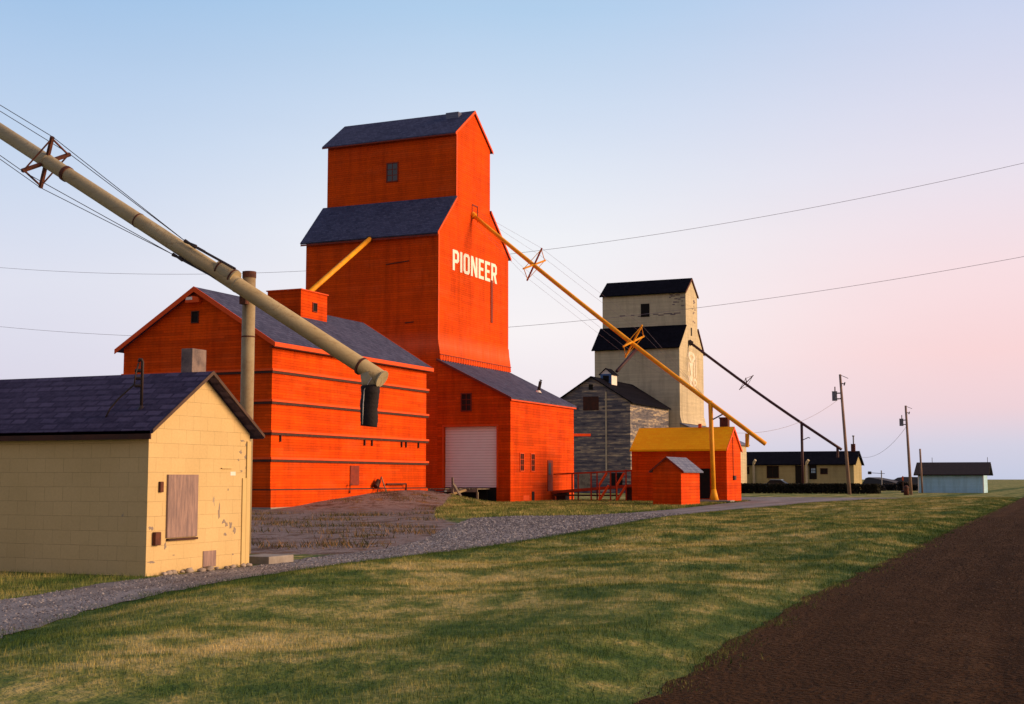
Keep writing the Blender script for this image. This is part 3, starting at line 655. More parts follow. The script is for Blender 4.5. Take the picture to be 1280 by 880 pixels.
# loading hopper frame standing at the foot of the annex
hx = root('auger_frame', (-40.0, 71.7, .8), 'small rusty A-frame of scrap iron standing against the foot of the orange crib wall', 'frame')
mk('leg', MB().beam((-39.95, 71.2, .75), (-40.0, 71.8, 1.75), .05), M['rust'], hx); mk('leg', MB().beam((-39.95, 72.4, .75), (-40.0, 71.8, 1.75), .05), M['timber'], hx)
mk('drum', MB().tube([(-40.15, 71.35, 1.15), (-40.15, 71.75, 1.5)], .16, 12), M['dark_timber'], hx)
mk('brace', MB().beam((-39.9, 71.3, 1.1), (-39.9, 72.5, 1.05), .05), M['rust'], hx)
# roof monitor
mo = MB().box(-46.65, -44.22, 69.1, 72.15, 10.9, 13.17)
mn = mk('roof_monitor', mo, M['orange'], an); 
mk('monitor_cap', MB().box(-46.72, -44.15, 69.03, 72.22, 13.173, 13.24), M['orange_trim'], mn)
window(mn, 'x', 70.45, 70.9, 12.0, 12.5, -44.22, M['maroon'], M['dark'], 1, 1, .05)
# transfer spout
ts = root('transfer_spout', (-46.5, 76, 15), 'short yellow spout rising from the annex roof box to the orange tower eave', 'spout')
mk('pipe', MB().tube([(-45.35, 71.4, 13.15), at(463, 298, 'y', 85.0)], .17, 16), M['yellow'], ts, True)
mk('flange', MB().tube([at(463, 298, 'y', 85.0)+Vector((0, -.25, -.1)), at(463, 298, 'y', 85.0)], .21, 16), M['black_iron'], ts)

# ------------------------------------------------------------------ orange elevator tower
tx0, tx1, ty0, ty1 = -54.1, -42.93, 85.17, 97.75; cy0, cy1, tc = 88.08, 94.15, 91.42
el = root('grain_elevator', ((tx0+tx1)/2, tc, 0), 'tall orange wooden grain elevator with blue grey roofs and white lettering on its sunlit end', 'grain elevator')
mk('wall', MB().prism([(ty0, 0), (ty1, 0), (ty1, 19.55), (cy1, 22.55), (cy1, 27.55), (tc, 29.75), (cy0, 27.55), (cy0, 22.55), (ty0, 19.55)], 'x', tx0, tx1), M['orange_tower'], el)
# mid roofs
def slab(mb, ya, za, yb, zb, x0, x1, t):
    n = Vector((0, -(zb-za), (yb-ya))).normalized(); n = n if n.z > 0 else -n
    mb.prism([(ya, za), (yb, zb), (yb+n.y*t, zb+n.z*t), (ya+n.y*t, za+n.z*t)], 'x', x0, x1); return mb
sl_ = (22.55-19.55)/(cy0-ty0)
mk('lower_roof', slab(MB(), ty0-.3, 19.55-.3*sl_, cy0-.003, 22.55, tx0-.32, tx1+.1, .12), M['roof_blue_x'], el)
mk('lower_roof', slab(MB(), ty1+.3, 19.55-.3*sl_, cy1+.003, 22.55, tx0-.32, tx1+.1, .12), M['roof_blue_x'], el)
mk('upper_roof', gable_roof(MB(), 'x', (cy0+cy1)/2, (cy1-cy0)/2, 27.68, 29.9, tx0-.32, tx1+.1, .12, .35), M['roof_blue_x'], el)
tr = MB(); barge(tr, 'x', (cy0+cy1)/2, (cy1-cy0)/2, 27.66, 29.88, tx1+.1, .04, .2, .36, 1)
for s_, ya, yb in ((1, ty0-.32, cy0), (1, ty1+.32, cy1)):
    tr.prism([(ya, 19.55-.3*sl_+.16), (yb, 22.62), (yb, 22.42), (ya, 19.55-.3*sl_-.06)], 'x', tx1+.1, tx1+.14)
each('barge_board', tr, M['orange_trim'], el)
each('eave_board', MB().box(tx0-.3, tx1+.08, ty0-.34, ty0-.31, 19.10, 19.22).box(tx0-.3, tx1+.08, cy0-.38, cy0-.35, 27.24, 27.34), M['maroon'], el)
each('corner_board', MB().box(tx1+.003, tx1+.03, ty0-.02, ty0+.16, 10.2, 19.5).box(tx1+.003, tx1+.03, cy0-.02, cy0+.14, 22.6, 27.5), M['orange_trim'], el)
mk('skirt', MB().prism([(tx1+.003, 12.0), (tx1+.05, 11.4), (tx1+.16, 10.7), (tx1+.20, 10.15), (tx1+.003, 10.15)], 'y', ty0, ty1+.1), M['orange_tower'], el)
sk = MB(); yv = ty0+.15
while yv < ty1: sk.box(tx1+.19, tx1+.215, yv, yv+.1, 9.9, 10.5); yv += .42
each('skirt_batten', sk, M['orange_trim'], el)
mk('skirt_drip', MB().box(tx1+.15, tx1+.225, ty0-.02, ty1+.1, 10.5, 10.56), M['maroon'], el)
window(el, 'y', -48.78, -47.92, 24.25, 25.6, cy0, M['maroon'], M['glass'], 2, 3, .09)
each('spout_box', MB().box(tx1+.003, tx1+.04, 90.8, 90.87, 21.6, 22.55).box(tx1+.003, tx1+.04, 91.8, 91.87, 21.3, 22.55).box(tx1+.003, tx1+.04, 90.87, 91.8, 22.45, 22.55), M['maroon'], el)
mk('gable_shadow_strip', MB().box(tx1+.003, tx1+.05, 94.30, 94.62, 13.8, 17.15), M['maroon'], el)  # shadow line on the gable, laid on as a dark red strip
mk('roof_hatch', MB().box(-44.9, -43.8, 90.2, 91.0, 28.8, 29.72), M['roof_hut'], el, bevel=.03)
tie = MB()
tie.beam((-47.2, ty0-.03, 17.3), (-45.3, ty0-.03, 17.45), .05, .06); tie.beam((-45.6, ty0-.03, 12.9), (-44.9, ty0-.03, 12.95), .05, .06)
each('tie_plate', tie, M['dark_timber'], el)

# block lettering built from outlines
GL = {
 'P': (.62, [[(0,0),(.2,0),(.2,.38),(.46,.38),(.62,.5),(.62,.88),(.46,1),(0,1)], [(.2,.54),(.2,.84),(.38,.84),(.43,.79),(.43,.59),(.38,.54)]]),
 'I': (.2, [[(0,0),(.2,0),(.2,1),(0,1)]]),
 'O': (.64, [[(.14,0),(.5,0),(.64,.13),(.64,.87),(.5,1),(.14,1),(0,.87),(0,.13)], [(.2,.2),(.2,.8),(.25,.85),(.39,.85),(.44,.8),(.44,.2),(.39,.15),(.25,.15)]]),
 'N': (.68, [[(0,0),(.19,0),(.19,.6),(.46,0),(.68,0),(.68,1),(.49,1),(.49,.4),(.22,1),(0,1)]]),
 'E': (.56, [[(0,0),(.56,0),(.56,.16),(.2,.16),(.2,.43),(.5,.43),(.5,.58),(.2,.58),(.2,.84),(.56,.84),(.56,1),(0,1)]]),
 'R': (.64, [[(0,0),(.2,0),(.2,.38),(.28,.38),(.43,0),(.65,0),(.48,.4),(.62,.52),(.62,.88),(.46,1),(0,1)], [(.2,.54),(.2,.84),(.38,.84),(.43,.79),(.43,.59),(.38,.54)]]),
}
def letter_part(glyph, xp, y0, y1, z0, z1, parent, mat, name='letter'):
    w, loops = glyph
    cu = bpy.data.curves.new('c', 'CURVE'); cu.dimensions = '2D'; cu.fill_mode = 'BOTH'; cu.extrude = .012
    for lp in loops:
        s_ = cu.splines.new('POLY'); s_.points.add(len(lp)-1); s_.use_cyclic_u = True
        for p, (a, b) in zip(s_.points, lp): p.co = (a/w*(y1-y0), b*(z1-z0), 0, 1)
    tmp = bpy.data.objects.new('tmp', cu); COL.objects.link(tmp)
    dg = bpy.context.evaluated_depsgraph_get(); me = bpy.data.meshes.new_from_object(tmp.evaluated_get(dg))
    bpy.data.objects.remove(tmp); bpy.data.curves.remove(cu)
    off = wloc(parent)
    for v in me.vertices: a, b, c = v.co; v.co = (xp+.016+c-off.x, y0+a-off.y, z0+b-off.z)
    me.name = name; me.materials.clear(); me.materials.append(mat)
    o = bpy.data.objects.new(name, me); COL.objects.link(o); o.parent = parent; return o
word = 'PIONEER'; tot = sum(GL[c][0] for c in word)+.13*6; y = 87.5; scy = (95.45-87.5)/tot
for c in word:
    w = GL[c][0]*scy; letter_part(GL[c], tx1, y, y+w, 16.98, 18.52, el, M['letter']); y += w+.13*scy

# drive shed on the sunlit side
dx0, dx1 = tx1+.003, -37.24
ds = root('drive_shed', (-40, tc, 0), 'orange drive shed with sloping grey roof and white roller door', 'shed')
zt = lambda x: 10.05+(x-tx1)*(7.22-10.05)/(dx1-tx1)
gx0, gx1, gz0, gz1 = -42.40, -38.30, 1.03, 5.30
fy = ty0+.003; wl = MB()
wl.prism([(dx0, 0), (gx0, 0), (gx0, zt(gx0)), (dx0, zt(dx0))], 'y', fy, fy+.5)
wl.prism([(gx1, 0), (dx1, 0), (dx1, zt(dx1)), (gx1, zt(gx1))], 'y', fy, fy+.5)
wl.prism([(gx0, gz1), (gx1, gz1), (gx1, zt(gx1)), (gx0, zt(gx0))], 'y', fy, fy+.5)
wl.box(dx1-.25, dx1, fy+.5, 97.5, 0, zt(dx1)-.02)
wl.prism([(dx0, 0), (dx1-.25, 0), (dx1-.25, zt(dx1-.25)-.02), (dx0, zt(dx0)-.02)], 'y', 97.25, 97.5)
mk('wall', wl, M['orange'], ds)
mk('footing', MB().box(gx0, gx1, fy+.12, fy+.35, -.1, gz0-.01), M['dark'], ds)  # black fill below the door; shade of the void is in its colour
n_ = (9.0)
mk('roof', MB().prism([(dx0, zt(dx0)+.02), (dx1+.15, zt(dx1+.15)+.02), (dx1+.15, zt(dx1+.15)+.15), (dx0, zt(dx0)+.15)], 'y', fy-.22, 97.75), M['roof_blue'], ds)
mk('rake_board', MB().prism([(dx0, zt(dx0)+.155), (dx1+.165, zt(dx1+.165)+.155), (dx1+.165, zt(dx1+.165)-.0), (dx0, zt(dx0)-.02)], 'y', fy-.26, fy-.223), M['maroon'], ds)
mk('fascia', MB().box(dx1+.14, dx1+.16, fy-.2, 97.7, zt(dx1)-.16, zt(dx1)-.06), M['orange_trim'], ds)
mk('roller_door', MB().box(gx0, gx1, fy+.26, fy+.32, gz0, gz1), M['door'], ds)
each('door_frame', MB().box(gx0-.14, gx0, fy-.03, fy, gz0, gz1).box(gx1, gx1+.14, fy-.03, fy, gz0, gz1).box(gx0-.14, gx1+.14, fy-.035, fy, gz1, gz1+.14), M['orange_trim'], ds)
window(ds, 'y', -41.0, -40.3, 6.45, 7.6, fy, M['maroon'], M['glass_dark'], 2, 3, .08)
for a in (86.85, 88.85): window(ds, 'x', a, a+.62, 2.2, 3.4, dx1, M['orange_trim'], M['dark'], 2, 3, .07)
dr = mk('door', MB().box(dx1+.003, dx1+.05, 92.0, 92.95, .72, 3.0), M['maroon'], ds); mk('pane', MB().box(dx1+.053, dx1+.06, 92.12, 92.55, 1.9, 2.8), M['glass_dark'], dr)
mk('vent_opening', MB().box(dx1+.003, dx1+.03, 89.0, 89.45, .05, .72), M['dark'], ds); mk('access_panel', MB().box(dx1+.003, dx1+.025, 87.4, 88.5, .08, .45), M['orange_trim'], ds)
mk('beam', MB().beam((dx1-.3, 97.6, 5.05), (dx1+1.05, 98.4, 5.05), .35, .2), M['orange_trim'], ds)
fb_ = MB(); fb_.tube([(-38.6, 95.6, zt(-38.6)+.1), (-38.6, 95.6, zt(-38.6)+1.15)], .11, 10)
fb_ = MB().tube([(-38.95, 94.4, zt(-38.95)+.1), (-38.85, 94.6, zt(-38.95)+1.0), (-38.83, 94.65, zt(-38.95)+1.1)], .12, 12)
ff = mk('flue', fb_, M['black_iron'], ds, True); mk('flue_flashing', MB().tube([(-38.95, 94.4, zt(-38.95)+.12), (-38.94, 94.42, zt(-38.95)+.3)], [.28, .14], 12), M['white'], ff)

# broken loading dock before the roller door
dk = root('loading_dock', (-40.4, 83.6, 0), 'low broken plank loading dock before the white roller door', 'dock')
dm = MB()
for i in range(19):
    x = -42.5+i*.2; 
    if i in (7, 12): continue
    dm.box(x, x+.17, 83.0+random.uniform(-.15, .1), 85.0, .90+random.uniform(-.015, .015), .96)
mk('deck', dm, M['timber'], dk)
mk('rim_joist', MB().box(-41.2, -38.75, 82.98, 83.06, .72, .895), M['timber'], dk)
for x in (-42.2, -40.6, -38.9): mk('leg', MB().box(x, x+.13, 83.1, 83.23, -.05, .715), M['timber'], dk)
mk('void_shade', MB().box(-42.2, -38.9, 84.9, 84.96, .0, .89), M['dark'], dk)  # black sheet stands in for the shade under the deck
pk = mk('plank', MB().beam(at(534, 615.5, 'y', 82.2), at(557, 614, 'y', 82.2), .35, .10), M['metal_grey'], None); tag(pk, 'blue grey plank lying flat at the left end of the loading dock', 'plank')
pk = mk('plank', MB().beam(at(553, 621, 'y', 81.2), at(582, 612.5, 'y', 82.4), .30, .14), M['timber_pale'], None); tag(pk, 'pale yellow plank sloping up onto the loading dock edge', 'plank')
pk = mk('plank', MB().beam(at(566, 617, 'y', 81.6), at(565.5, 597, 'y', 81.9), .14, .07), M['timber'], None); tag(pk, 'thin upright stake leaning before the white roller door', 'plank')
pk = mk('plank', MB().beam(at(578, 624, 'y', 81.2), at(567, 605, 'y', 81.8), .16, .09), M['timber'], None); tag(pk, 'grey board leaning down to the right from the upright stake', 'plank')

# walkway
wk = root('walkway', (-34, 93.4, 0), 'raised plank walkway with red railings between the drive shed and the yellow roofed office', 'walkway')
wx0, wx1 = -37.15, -30.85
def wz(x): return .72+(x-wx0)/(wx1-wx0)*.5
mk('deck', MB().prism([(wx0, wz(wx0)-.1), (wx1, wz(wx1)-.1), (wx1, wz(wx1)), (wx0, wz(wx0))], 'y', 92.8, 94.0), M['maroon'], wk)
mk('bottom_rail', MB().beam((wx0+.2, 92.74, .42), (-31.9, 92.74, .42), .07, .12), M['dark_timber'], wk)
RW = plain('red_railing', (.42, .045, .012), (.3, .035, .012), 4)
for yy in (92.76, 94.04):
    mk('handrail', MB().beam((wx0+.1, yy, wz(wx0)+1.25), (wx1, yy, wz(wx1)+1.02), .08, .09), RW, wk)
    mk('rim_board', MB().prism([(wx0, wz(wx0)-.19), (wx1, wz(wx1)-.19), (wx1, wz(wx1)+.02), (wx0, wz(wx0)+.02)], 'y', yy-.03, yy+.03), RW, wk)
    for x in (-35.55, -34.05, -32.55, -31.35): mk('railing_post', MB().box(x-.05, x+.05, yy-.085, yy-.033, -.05, wz(x)+1.12), RW, wk)
for x in (-32.8, -31.45):
    mk('stair_brace', MB().beam((x, 92.62, 2.05), (x-.38, 92.1, 1.2), .08, .16), M['orange_trim'], wk)
    mk('stair_brace', MB().beam((x+.15, 92.6, 1.15), (x-.38, 91.9, 0), .08, .16), M['orange_trim'], wk)
    mk('stair_brace', MB().beam((x-.38, 92.05, 1.25), (x-.38, 92.02, .0), .07, .07), M['orange_trim'], wk)
each('support_block', MB().box(-36.95, -36.2, 93.0, 93.8, -.05, wz(-36.6)-.11).box(-31.4, -31.0, 93.0, 93.8, -.05, wz(-31.2)-.11), M['dark_timber'], wk)

# office with yellow roof
ox0, ox1, oy0, oy1 = -30.74, -23.74, 92.2, 96.3; oc = (oy0+oy1)/2
of = root('office', ((ox0+ox1)/2, oc, 0), 'low orange office hut with bright yellow shingle roof and brick chimney', 'office')
mk('wall', MB().prism([(oy0, 0), (oy1, 0), (oy1, 3.72), (oc, 5.18), (oy0, 3.72)], 'x', ox0, ox1), M['orange'], of)
mk('roof', gable_roof(MB(), 'x', oc, (oy1-oy0)/2, 3.86, 5.36, ox0-.08, ox1+.06, .1, .2), M['roof_yellow'], of)
each('barge_board', barge(MB(), 'x', oc, (oy1-oy0)/2, 3.84, 5.34, ox1+.06, .04, .18, .2), M['orange_trim'], of)
mk('chimney', MB().box(-24.75, -24.15, oc+.05, oc+.6, 4.9, 5.95).box(-24.8, -24.1, oc, oc+.65, 5.953, 6.05), M['brick'], of)
mk('roof_vent', MB().box(-26.3, -26.1, oc-.1, oc+.1, 5.3, 5.6), M['orange_trim'], of)
cd = mk('conduit', MB().box(ox1+.003, ox1+.04, oy0+1.75, oy0+1.8, 1.6, 4.6), M['dark_timber'], of)
mk('meter', MB().box(ox1+.005, ox1+.14, oy0+1.7, oy0+2.2, 1.55, 1.85), M['black_iron'], cd, bevel=.02)
mk('door', MB().box(-25.75, -24.95, oy0-.045, oy0-.003, .25, 2.35), M['dark'], of)
mk('door_step', MB().box(-25.9, -24.3, oy0-.9, oy0-.003, -.05, .2), M['concrete'], of)

# small hut
ux0, ux1, uy0, uy1 = -25.08, -23.28, 79.3, 83.5; uc = (ux0+ux1)/2
hu = root('pump_hut', (uc, 81.4, 0), 'tiny orange hut with pale blue grey shingle roof on the lawn edge before the office', 'hut')
mk('wall', MB().prism([(ux0, 0), (ux1, 0), (ux1, 2.22), (uc, 2.9), (ux0, 2.22)], 'y', uy0, uy1), M['orange'], hu)
mk('roof', gable_roof(MB(), 'y', uc, .9, 2.26, 2.98, uy0-.12, uy1+.15, .06, .22), M['roof_hut'], hu)
each('barge_board', barge(MB(), 'y', uc, .9, 2.25, 2.97, uy0-.15, .028, .10, .2), M['maroon'], hu)

# yellow spout and its post
Y2 = 90.9; s0 = at(590, 268, 'y', Y2); s1 = at(957, 555, 'y', Y2); ds_ = (s1-s0).normalized()
ys_ = root('grain_spout', s0, 'long yellow grain spout slanting from the lettered orange tower down past the office', 'spout')
sp_pts = [s0+(s1-s0)*t_+Vector((0, 0, -.28*math.sin(t_*math.pi))) for t_ in np.linspace(0, 1, 14)]
mk('pipe', MB().tube(sp_pts, .155, 16), M['yellow'], ys_, True)
mk('flange', MB().tube([s0, s0+ds_*.3], .24, 16), M['yellow'], ys_)
mk('outlet', MB().tube([at(934, 542, 'y', Y2), at(934, 559, 'y', Y2)], [.15, .13], 12), M['yellow'], ys_)
REDP = plain('dull_red_paint', (.3, .05, .03), (.2, .04, .03), 4)
for px_, py_ in ((668, 329), (792, 425)):
    c = at(px_, py_, 'y', Y2); ee = cross(ys_, c+Vector((0, 0, -.1)), ds_, 1, 1.5, 1.4, .10, REDP if px_ < 700 else M['yellow'], M['yellow'])
for sgn, (ia, ib) in ((1, (0, 0)), (-1, (1, 1))):
    for k2 in (0, 2):
        pa, pb = at(668, 329, 'y', Y2), at(792, 425, 'y', Y2)
        v = Vector(ds_).cross(Vector((0, 1, 0))).normalized(); v = v if v.z > 0 else -v; a_ = R(-24 if k2 == 0 else 64)
        dd = (v*math.cos(a_)+Vector((0, 1, 0))*math.sin(a_))*sgn*1.4
        mk('guy_wire', MB().tube([s0+dd*.3, pa+dd, pb+dd, at(880, 495, 'y', Y2)], .007, 5), M['wire'], ys_)
yp = root('spout_post', (-24.3, 91.0, 0), 'slim yellow post in front of the office holding the long yellow spout', 'post')
ztop = at(888, 499, 'y', Y2).z
mk('pole', MB().tube([(-24.33, Y2, .1), (-24.42, Y2, ztop*.5), (-24.5, Y2, ztop-.1)], .16, 16), M['yellow'], yp, True)
mk('flared_foot', MB().tube([(-24.33, Y2, .1), (-24.34, Y2, .9)], [.34, .165], 16), M['yellow'], yp, True)
mk('footing', MB().box(-25.3, -23.0, Y2-.7, Y2+.5, -.05, .15), M['concrete'], yp, bevel=.03)
mk('lamp_arm', MB().tube([(-24.5, Y2, ztop-1.5), (-23.6, Y2, ztop-1.05), (-23.4, Y2, ztop-1.0)], .05, 8), M['metal_grey'], yp)

# ------------------------------------------------------------------ second elevator complex (far)
fx0, fx1, fy0, fy1 = -58.2, -46.99, 160., 171.1; gy0, gy1 = 163.1, 168.45; fc = 165.75
e2 = root('grain_elevator', ((fx0+fx1)/2, fc, 0), 'tall cream grain elevator with black roofs and faded white emblem, behind the grey annex', 'grain elevator')
mk('wall', MB().prism([(fy0, 0), (fy1, 0), (fy1, 18.2), (gy1, 21.0), (gy1, 25.45), (fc, 27.3), (gy0, 25.45), (gy0, 21.0), (fy0, 18.2)], 'x', fx0, fx1), M['cream2'], e2)
s2 = (21.0-18.2)/(gy0-fy0)
mk('lower_roof', slab(MB(), fy0-.35, 18.2-.35*s2, gy0-.003, 21.05, fx0-.3, fx1+.12, .12), M['roof_black'], e2)
mk('lower_roof', slab(MB(), fy1+.35, 18.2-.35*s2, gy1+.003, 21.05, fx0-.3, fx1+.12, .12), M['roof_black'], e2)
mk('upper_roof', gable_roof(MB(), 'x', fc, (gy1-gy0)/2, 25.6, 27.5, fx0-.3, fx1+.12, .12, .35), M['roof_black'], e2)
tb = barge(MB(), 'x', fc, (gy1-gy0)/2, 25.58, 27.48, fx1+.12, .04, .26, .36)
tb.prism([(fy1+.37, 18.2-.35*s2+.16), (gy1, 21.15), (gy1, 20.85), (fy1+.37, 18.2-.35*s2-.14)], 'x', fx1+.12, fx1+.16)
each('barge_board', tb, M['rust'], e2)
mk('window', MB().box(-52.95, -51.8, gy0-.05, gy0-.003, 22.4, 24.1), M['dark'], e2)
mk('gable_vent', MB().box(fx1+.003, fx1+.04, 165.3, 165.75, 19.95, 21.0), M['dark'], e2)
mk('skirt', MB().prism([(fx1+.003, 9.6), (fx1+.06, 9.2), (fx1+.25, 8.55), (fx1+.003, 8.55)], 'y', fy0, fy1+.3), M['cream2'], e2)
pt = plain('bare_grey_wood', (.12, .1, .14), (.22, .17, .16), 2)
pm = MB()
random.seed(3)
for i in range(16):
    x = random.uniform(-49.2, -47.3); z = random.uniform(22.0, 25.2) if i < 5 else random.uniform(24.0, 25.3); w = random.uniform(.15, .6)
    pm.box(x, x+w, gy0-.012-.001*i, gy0-.002, z, z+.14)
for i in range(10):
    x = random.uniform(-56, -48); z = 22.45+random.choice((0, .16)); pm.box(x, x+random.uniform(.3, .9), gy0-.012-.001*i, gy0-.002, z, z+.13)
for i in range(12):
    yv = random.uniform(166, 167.8); z = random.uniform(21.7, 24.6); pm.box(fx1+.002, fx1+.012+.001*i, yv, yv+random.uniform(.2, .6), z, z+.16)
mk('peeled_patch', pm, pt, e2)
# emblem: tall faded wheat-sheaf like oval of strokes
LG = [
 (1., [[(.12,.93),(.3,1),(.55,.98),(.7,.93),(.78,.84),(.72,.76),(.62,.86),(.46,.9),(.3,.88),(.2,.8),(.1,.86)]]),
 (1., [[(.3,.86),(.46,.72),(.6,.86),(.68,.8),(.54,.62),(.5,.45),(.44,.62),(.3,.74),(.2,.8)]]),
 (1., [[(.2,.68),(.46,.66),(.5,.4),(.52,.22),(.44,.1),(.36,.06),(.24,.14),(.22,.24),(.36,.34),(.3,.5)]]),
 (1., [[(.62,.3),(.7,.28),(.7,.72),(.62,.72)]]), (1., [[(.8,.28),(.86,.26),(.86,.93),(.8,.9)]]),
 (1., [[(.08,.4),(.14,.4),(.14,.66),(.08,.66)]]),
 (1., [[(.1,.3),(.16,.14),(.3,.03),(.5,.0),(.5,.04),(.34,.07),(.22,.18),(.16,.3)]]),
 (1., [[(.56,.24),(.74,.25),(.88,.18),(.86,.08),(.72,.01),(.56,.02),(.54,.12)], [(.64,.17),(.64,.09),(.72,.07),(.78,.12),(.74,.18)]]),
]
for i, g in enumerate(LG):
    o = letter_part(g, fx1+.002*i, 163.2, 168.3, 13.4, 17.9, e2, M['logo'], 'emblem_stroke')
# far drive shed of the second elevator
d2 = root('drive_shed', (-44, fc, 0), 'cream drive shed at the foot of the cream elevator, mostly hidden by the office', 'shed')
z2 = lambda x: 8.45+(x-fx1)*(6.0-8.45)/5.7
mk('wall', MB().prism([(fx1+.003, 0), (-41.4, 0), (-41.4, z2(-41.4)), (fx1+.003, z2(fx1))], 'y', fy0+.1, fy1), M['cream2'], d2)
mk('roof', MB().prism([(fx1+.003, z2(fx1)+.01), (-41.0, z2(-41.0)+.01), (-41.0, z2(-41.0)+.14), (fx1+.003, z2(fx1)+.14)], 'y', fy0-.2, fy1+.3), M['roof_hut'], d2)

# grey annex
nx0, nx1, ny0, ny1 = -57.6, -48.3, 144.5, 159.5; nc = (nx0+nx1)/2
ga = root('grain_annex', (nc, 152, 0), 'weathered bare grey board annex with black roof and tiny blue cupola', 'annex')
nz_ = lambda x: 13.45-.63*abs(x-nc)
mk('wall', MB().prism([(nx0, 0), (nx1, 0), (nx1, nz_(nx1)-.12), (nc, nz_(nc)-.12), (nx0, nz_(nx0)-.12)], 'y', ny0, ny1), M['grey'], ga)
mk('roof', gable_roof(MB(), 'y', nc, (nx1-nx0)/2, nz_(nx1), 13.45, ny0-.3, ny1-.05, .12, .35), M['roof_black'], ga)
mk('gable_door', MB().box(-54.0, -52.1, ny0-.05, ny0-.003, 9.5, 11.1), M['dark_timber'], ga)
mk('gable_vent', MB().box(-53.3, -52.8, ny0-.05, ny0-.003, 11.9, 12.5), M['dark'], ga)
mk('ladder_rail', MB().box(-51.28, -51.12, ny0-.10, ny0-.003, 2.0, 11.6), M['cream2'], ga)
mk('base_opening', MB().box(-50.7, -49.3, ny0-.05, ny0-.003, .6, 2.3), M['dark'], ga)
mk('base_board', MB().box(-54.8, -53.0, ny0-.05, ny0-.003, .5, 2.4), M['timber'], ga)
kx0 = at(750.5, 470, 'y', 148).x; kx1 = kx0+1.4; ky0, ky1 = 148, 149.9; kc = (kx0+kx1)/2; base = at(765, 462, 'y', 148)
cpl = mk('cupola', MB().prism([(kx0, 11.5), (kx1, 11.5), (kx1, 13.95), (kc, 14.5), (kx0, 13.95)], 'y', ky0, ky1), M['white'], ga)
mk('cupola_roof', gable_roof(MB(), 'y', kc, (kx1-kx0)/2, 14.05, 14.65, ky0-.15, ky1+.15, .08, .16), M['roof_black'], cpl)
mk('cupola_front', MB().box(kx0+.02, kx1-.02, ky0-.05, ky0-.003, 12.6, 13.95), M['blue_trim'], cpl)
mk('cupola_window', MB().box(kx0+.35, kx1-.33, ky0-.1, ky0-.053, 13.0, 13.75), M['dark'], cpl)
t2 = root('transfer_spout', (-49, 155, 16), 'short dark spout rising from the grey annex cupola to the cream elevator eave', 'spout')
mk('pipe', MB().tube([at(771, 464, 'y', 150), at(798, 434, 'y', 159.6)], .2, 10), M['maroon_spout'], t2, True)

# dark spout of second elevator, post
q0 = at(861, 427, 'x', fx1); q1 = at(1052, 562, 'y', q0.y)
s2r = root('grain_spout', q0, 'thin maroon grain spout slanting from the cream elevator down over the cream house roof', 'spout')
qd = (q1-q0).normalized()
mk('pipe', MB().tube([q0+(q1-q0)*t_+Vector((0, 0, -.3*math.sin(t_*math.pi))) for t_ in np.linspace(0, 1, 10)], .17, 12), M['maroon_spout'], s2r, True)
mk('flange', MB().tube([q0, q0+qd*.5], .33, 12), M['black_iron'], s2r)
mk('outlet', MB().tube([q1-qd*.6, q1-qd*.6+Vector((0, 0, -1.3))], .16, 10), M['maroon_spout'], s2r)
cross(s2r, at(933, 478, 'y', q0.y), qd, 1, 1.45, 1.7, .09, M['maroon_spout'], M['maroon_spout'], 36, 108)
pm2 = root('spout_post', (at(1003, 600, 'y', q0.y).x, q0.y, 0), 'slim maroon post before the cream house holding the thin maroon spout', 'post')
tp = at(1002, 529, 'y', q0.y); mk('pole', MB().tube([(tp.x, tp.y, -.1), tuple(tp)], .17, 12), M['maroon_spout'], pm2, True)
mk('lamp_arm', MB().tube([(tp.x, tp.y, tp.z-2.1), (tp.x+.8, tp.y, tp.z-1.75), (tp.x+1.0, tp.y, tp.z-1.85)], .05, 8), M['maroon_spout'], pm2)

# ------------------------------------------------------------------ cream house far right
hY = 175.; hx0, hx1 = -45.0, at(1067, 580, 'y', hY).x; hw = 6.4; hc = hY+hw/2
ho = root('house', ((hx0+hx1)/2, hc, 0), 'long low cream house with black roof behind the dark hedge', 'house')
mk('wall', MB().prism([(hY, 0), (hY+hw, 0), (hY+hw, 3.55), (hc, 5.0), (hY, 3.55)], 'x', hx0, hx1), M['cream_house'], ho)
mk('roof', gable_roof(MB(), 'x', hc, hw/2, 3.72, 5.28, at(930, 560, 'y', hc).x-.5, hx1+.25, .12, .35), M['roof_black'], ho)
each('barge_board', barge(MB(), 'x', hc, hw/2, 3.7, 5.26, hx1+.25, .04, .22, .35), M['roof_black'], ho)
def hxz(px_, py_): v = at(px_, py_, 'y', hY); return v.x, v.z
for (a, b, c, d_) in ((928, 584, 936, 592), (959, 583, 973, 597), (1026, 586, 1034, 592)):
    xa, zb = hxz(a, b); xb, za = hxz(c, d_); window(ho, 'y', xa, xb, za, zb, hY, M['dark_timber'], M['dark'], 2, 1, .08)
xa, zb = hxz(994, 582); xb, za = hxz(1005, 606); mk('porch_opening', MB().box(xa, xb, hY-.05, hY-.003, .3, zb), M['dark'], ho)
xa, zb = hxz(1011.5, 579); xb, za = hxz(1021, 599); od = mk('door', MB().box(xa, xb, hY-.05, hY-.003, za, zb), M['dark'], ho)
xa, zb = hxz(1014, 585); xb, za = hxz(1019.5, 591.5)
pn = MB()
for i in range(3):
    for j in range(2):
        w_ = (xb-xa)/3; h_ = (zb-za)/2; pn.box(xa+i*w_+.03, xa+(i+1)*w_-.03, hY-.08, hY-.053, za+j*h_+.03, za+(j+1)*h_-.03)
mk('door_pane', pn, plain('pale_blue_pane', (.35, .55, .8), (.3, .5, .75), 2, .1), od)  # panes have a pale blue base colour
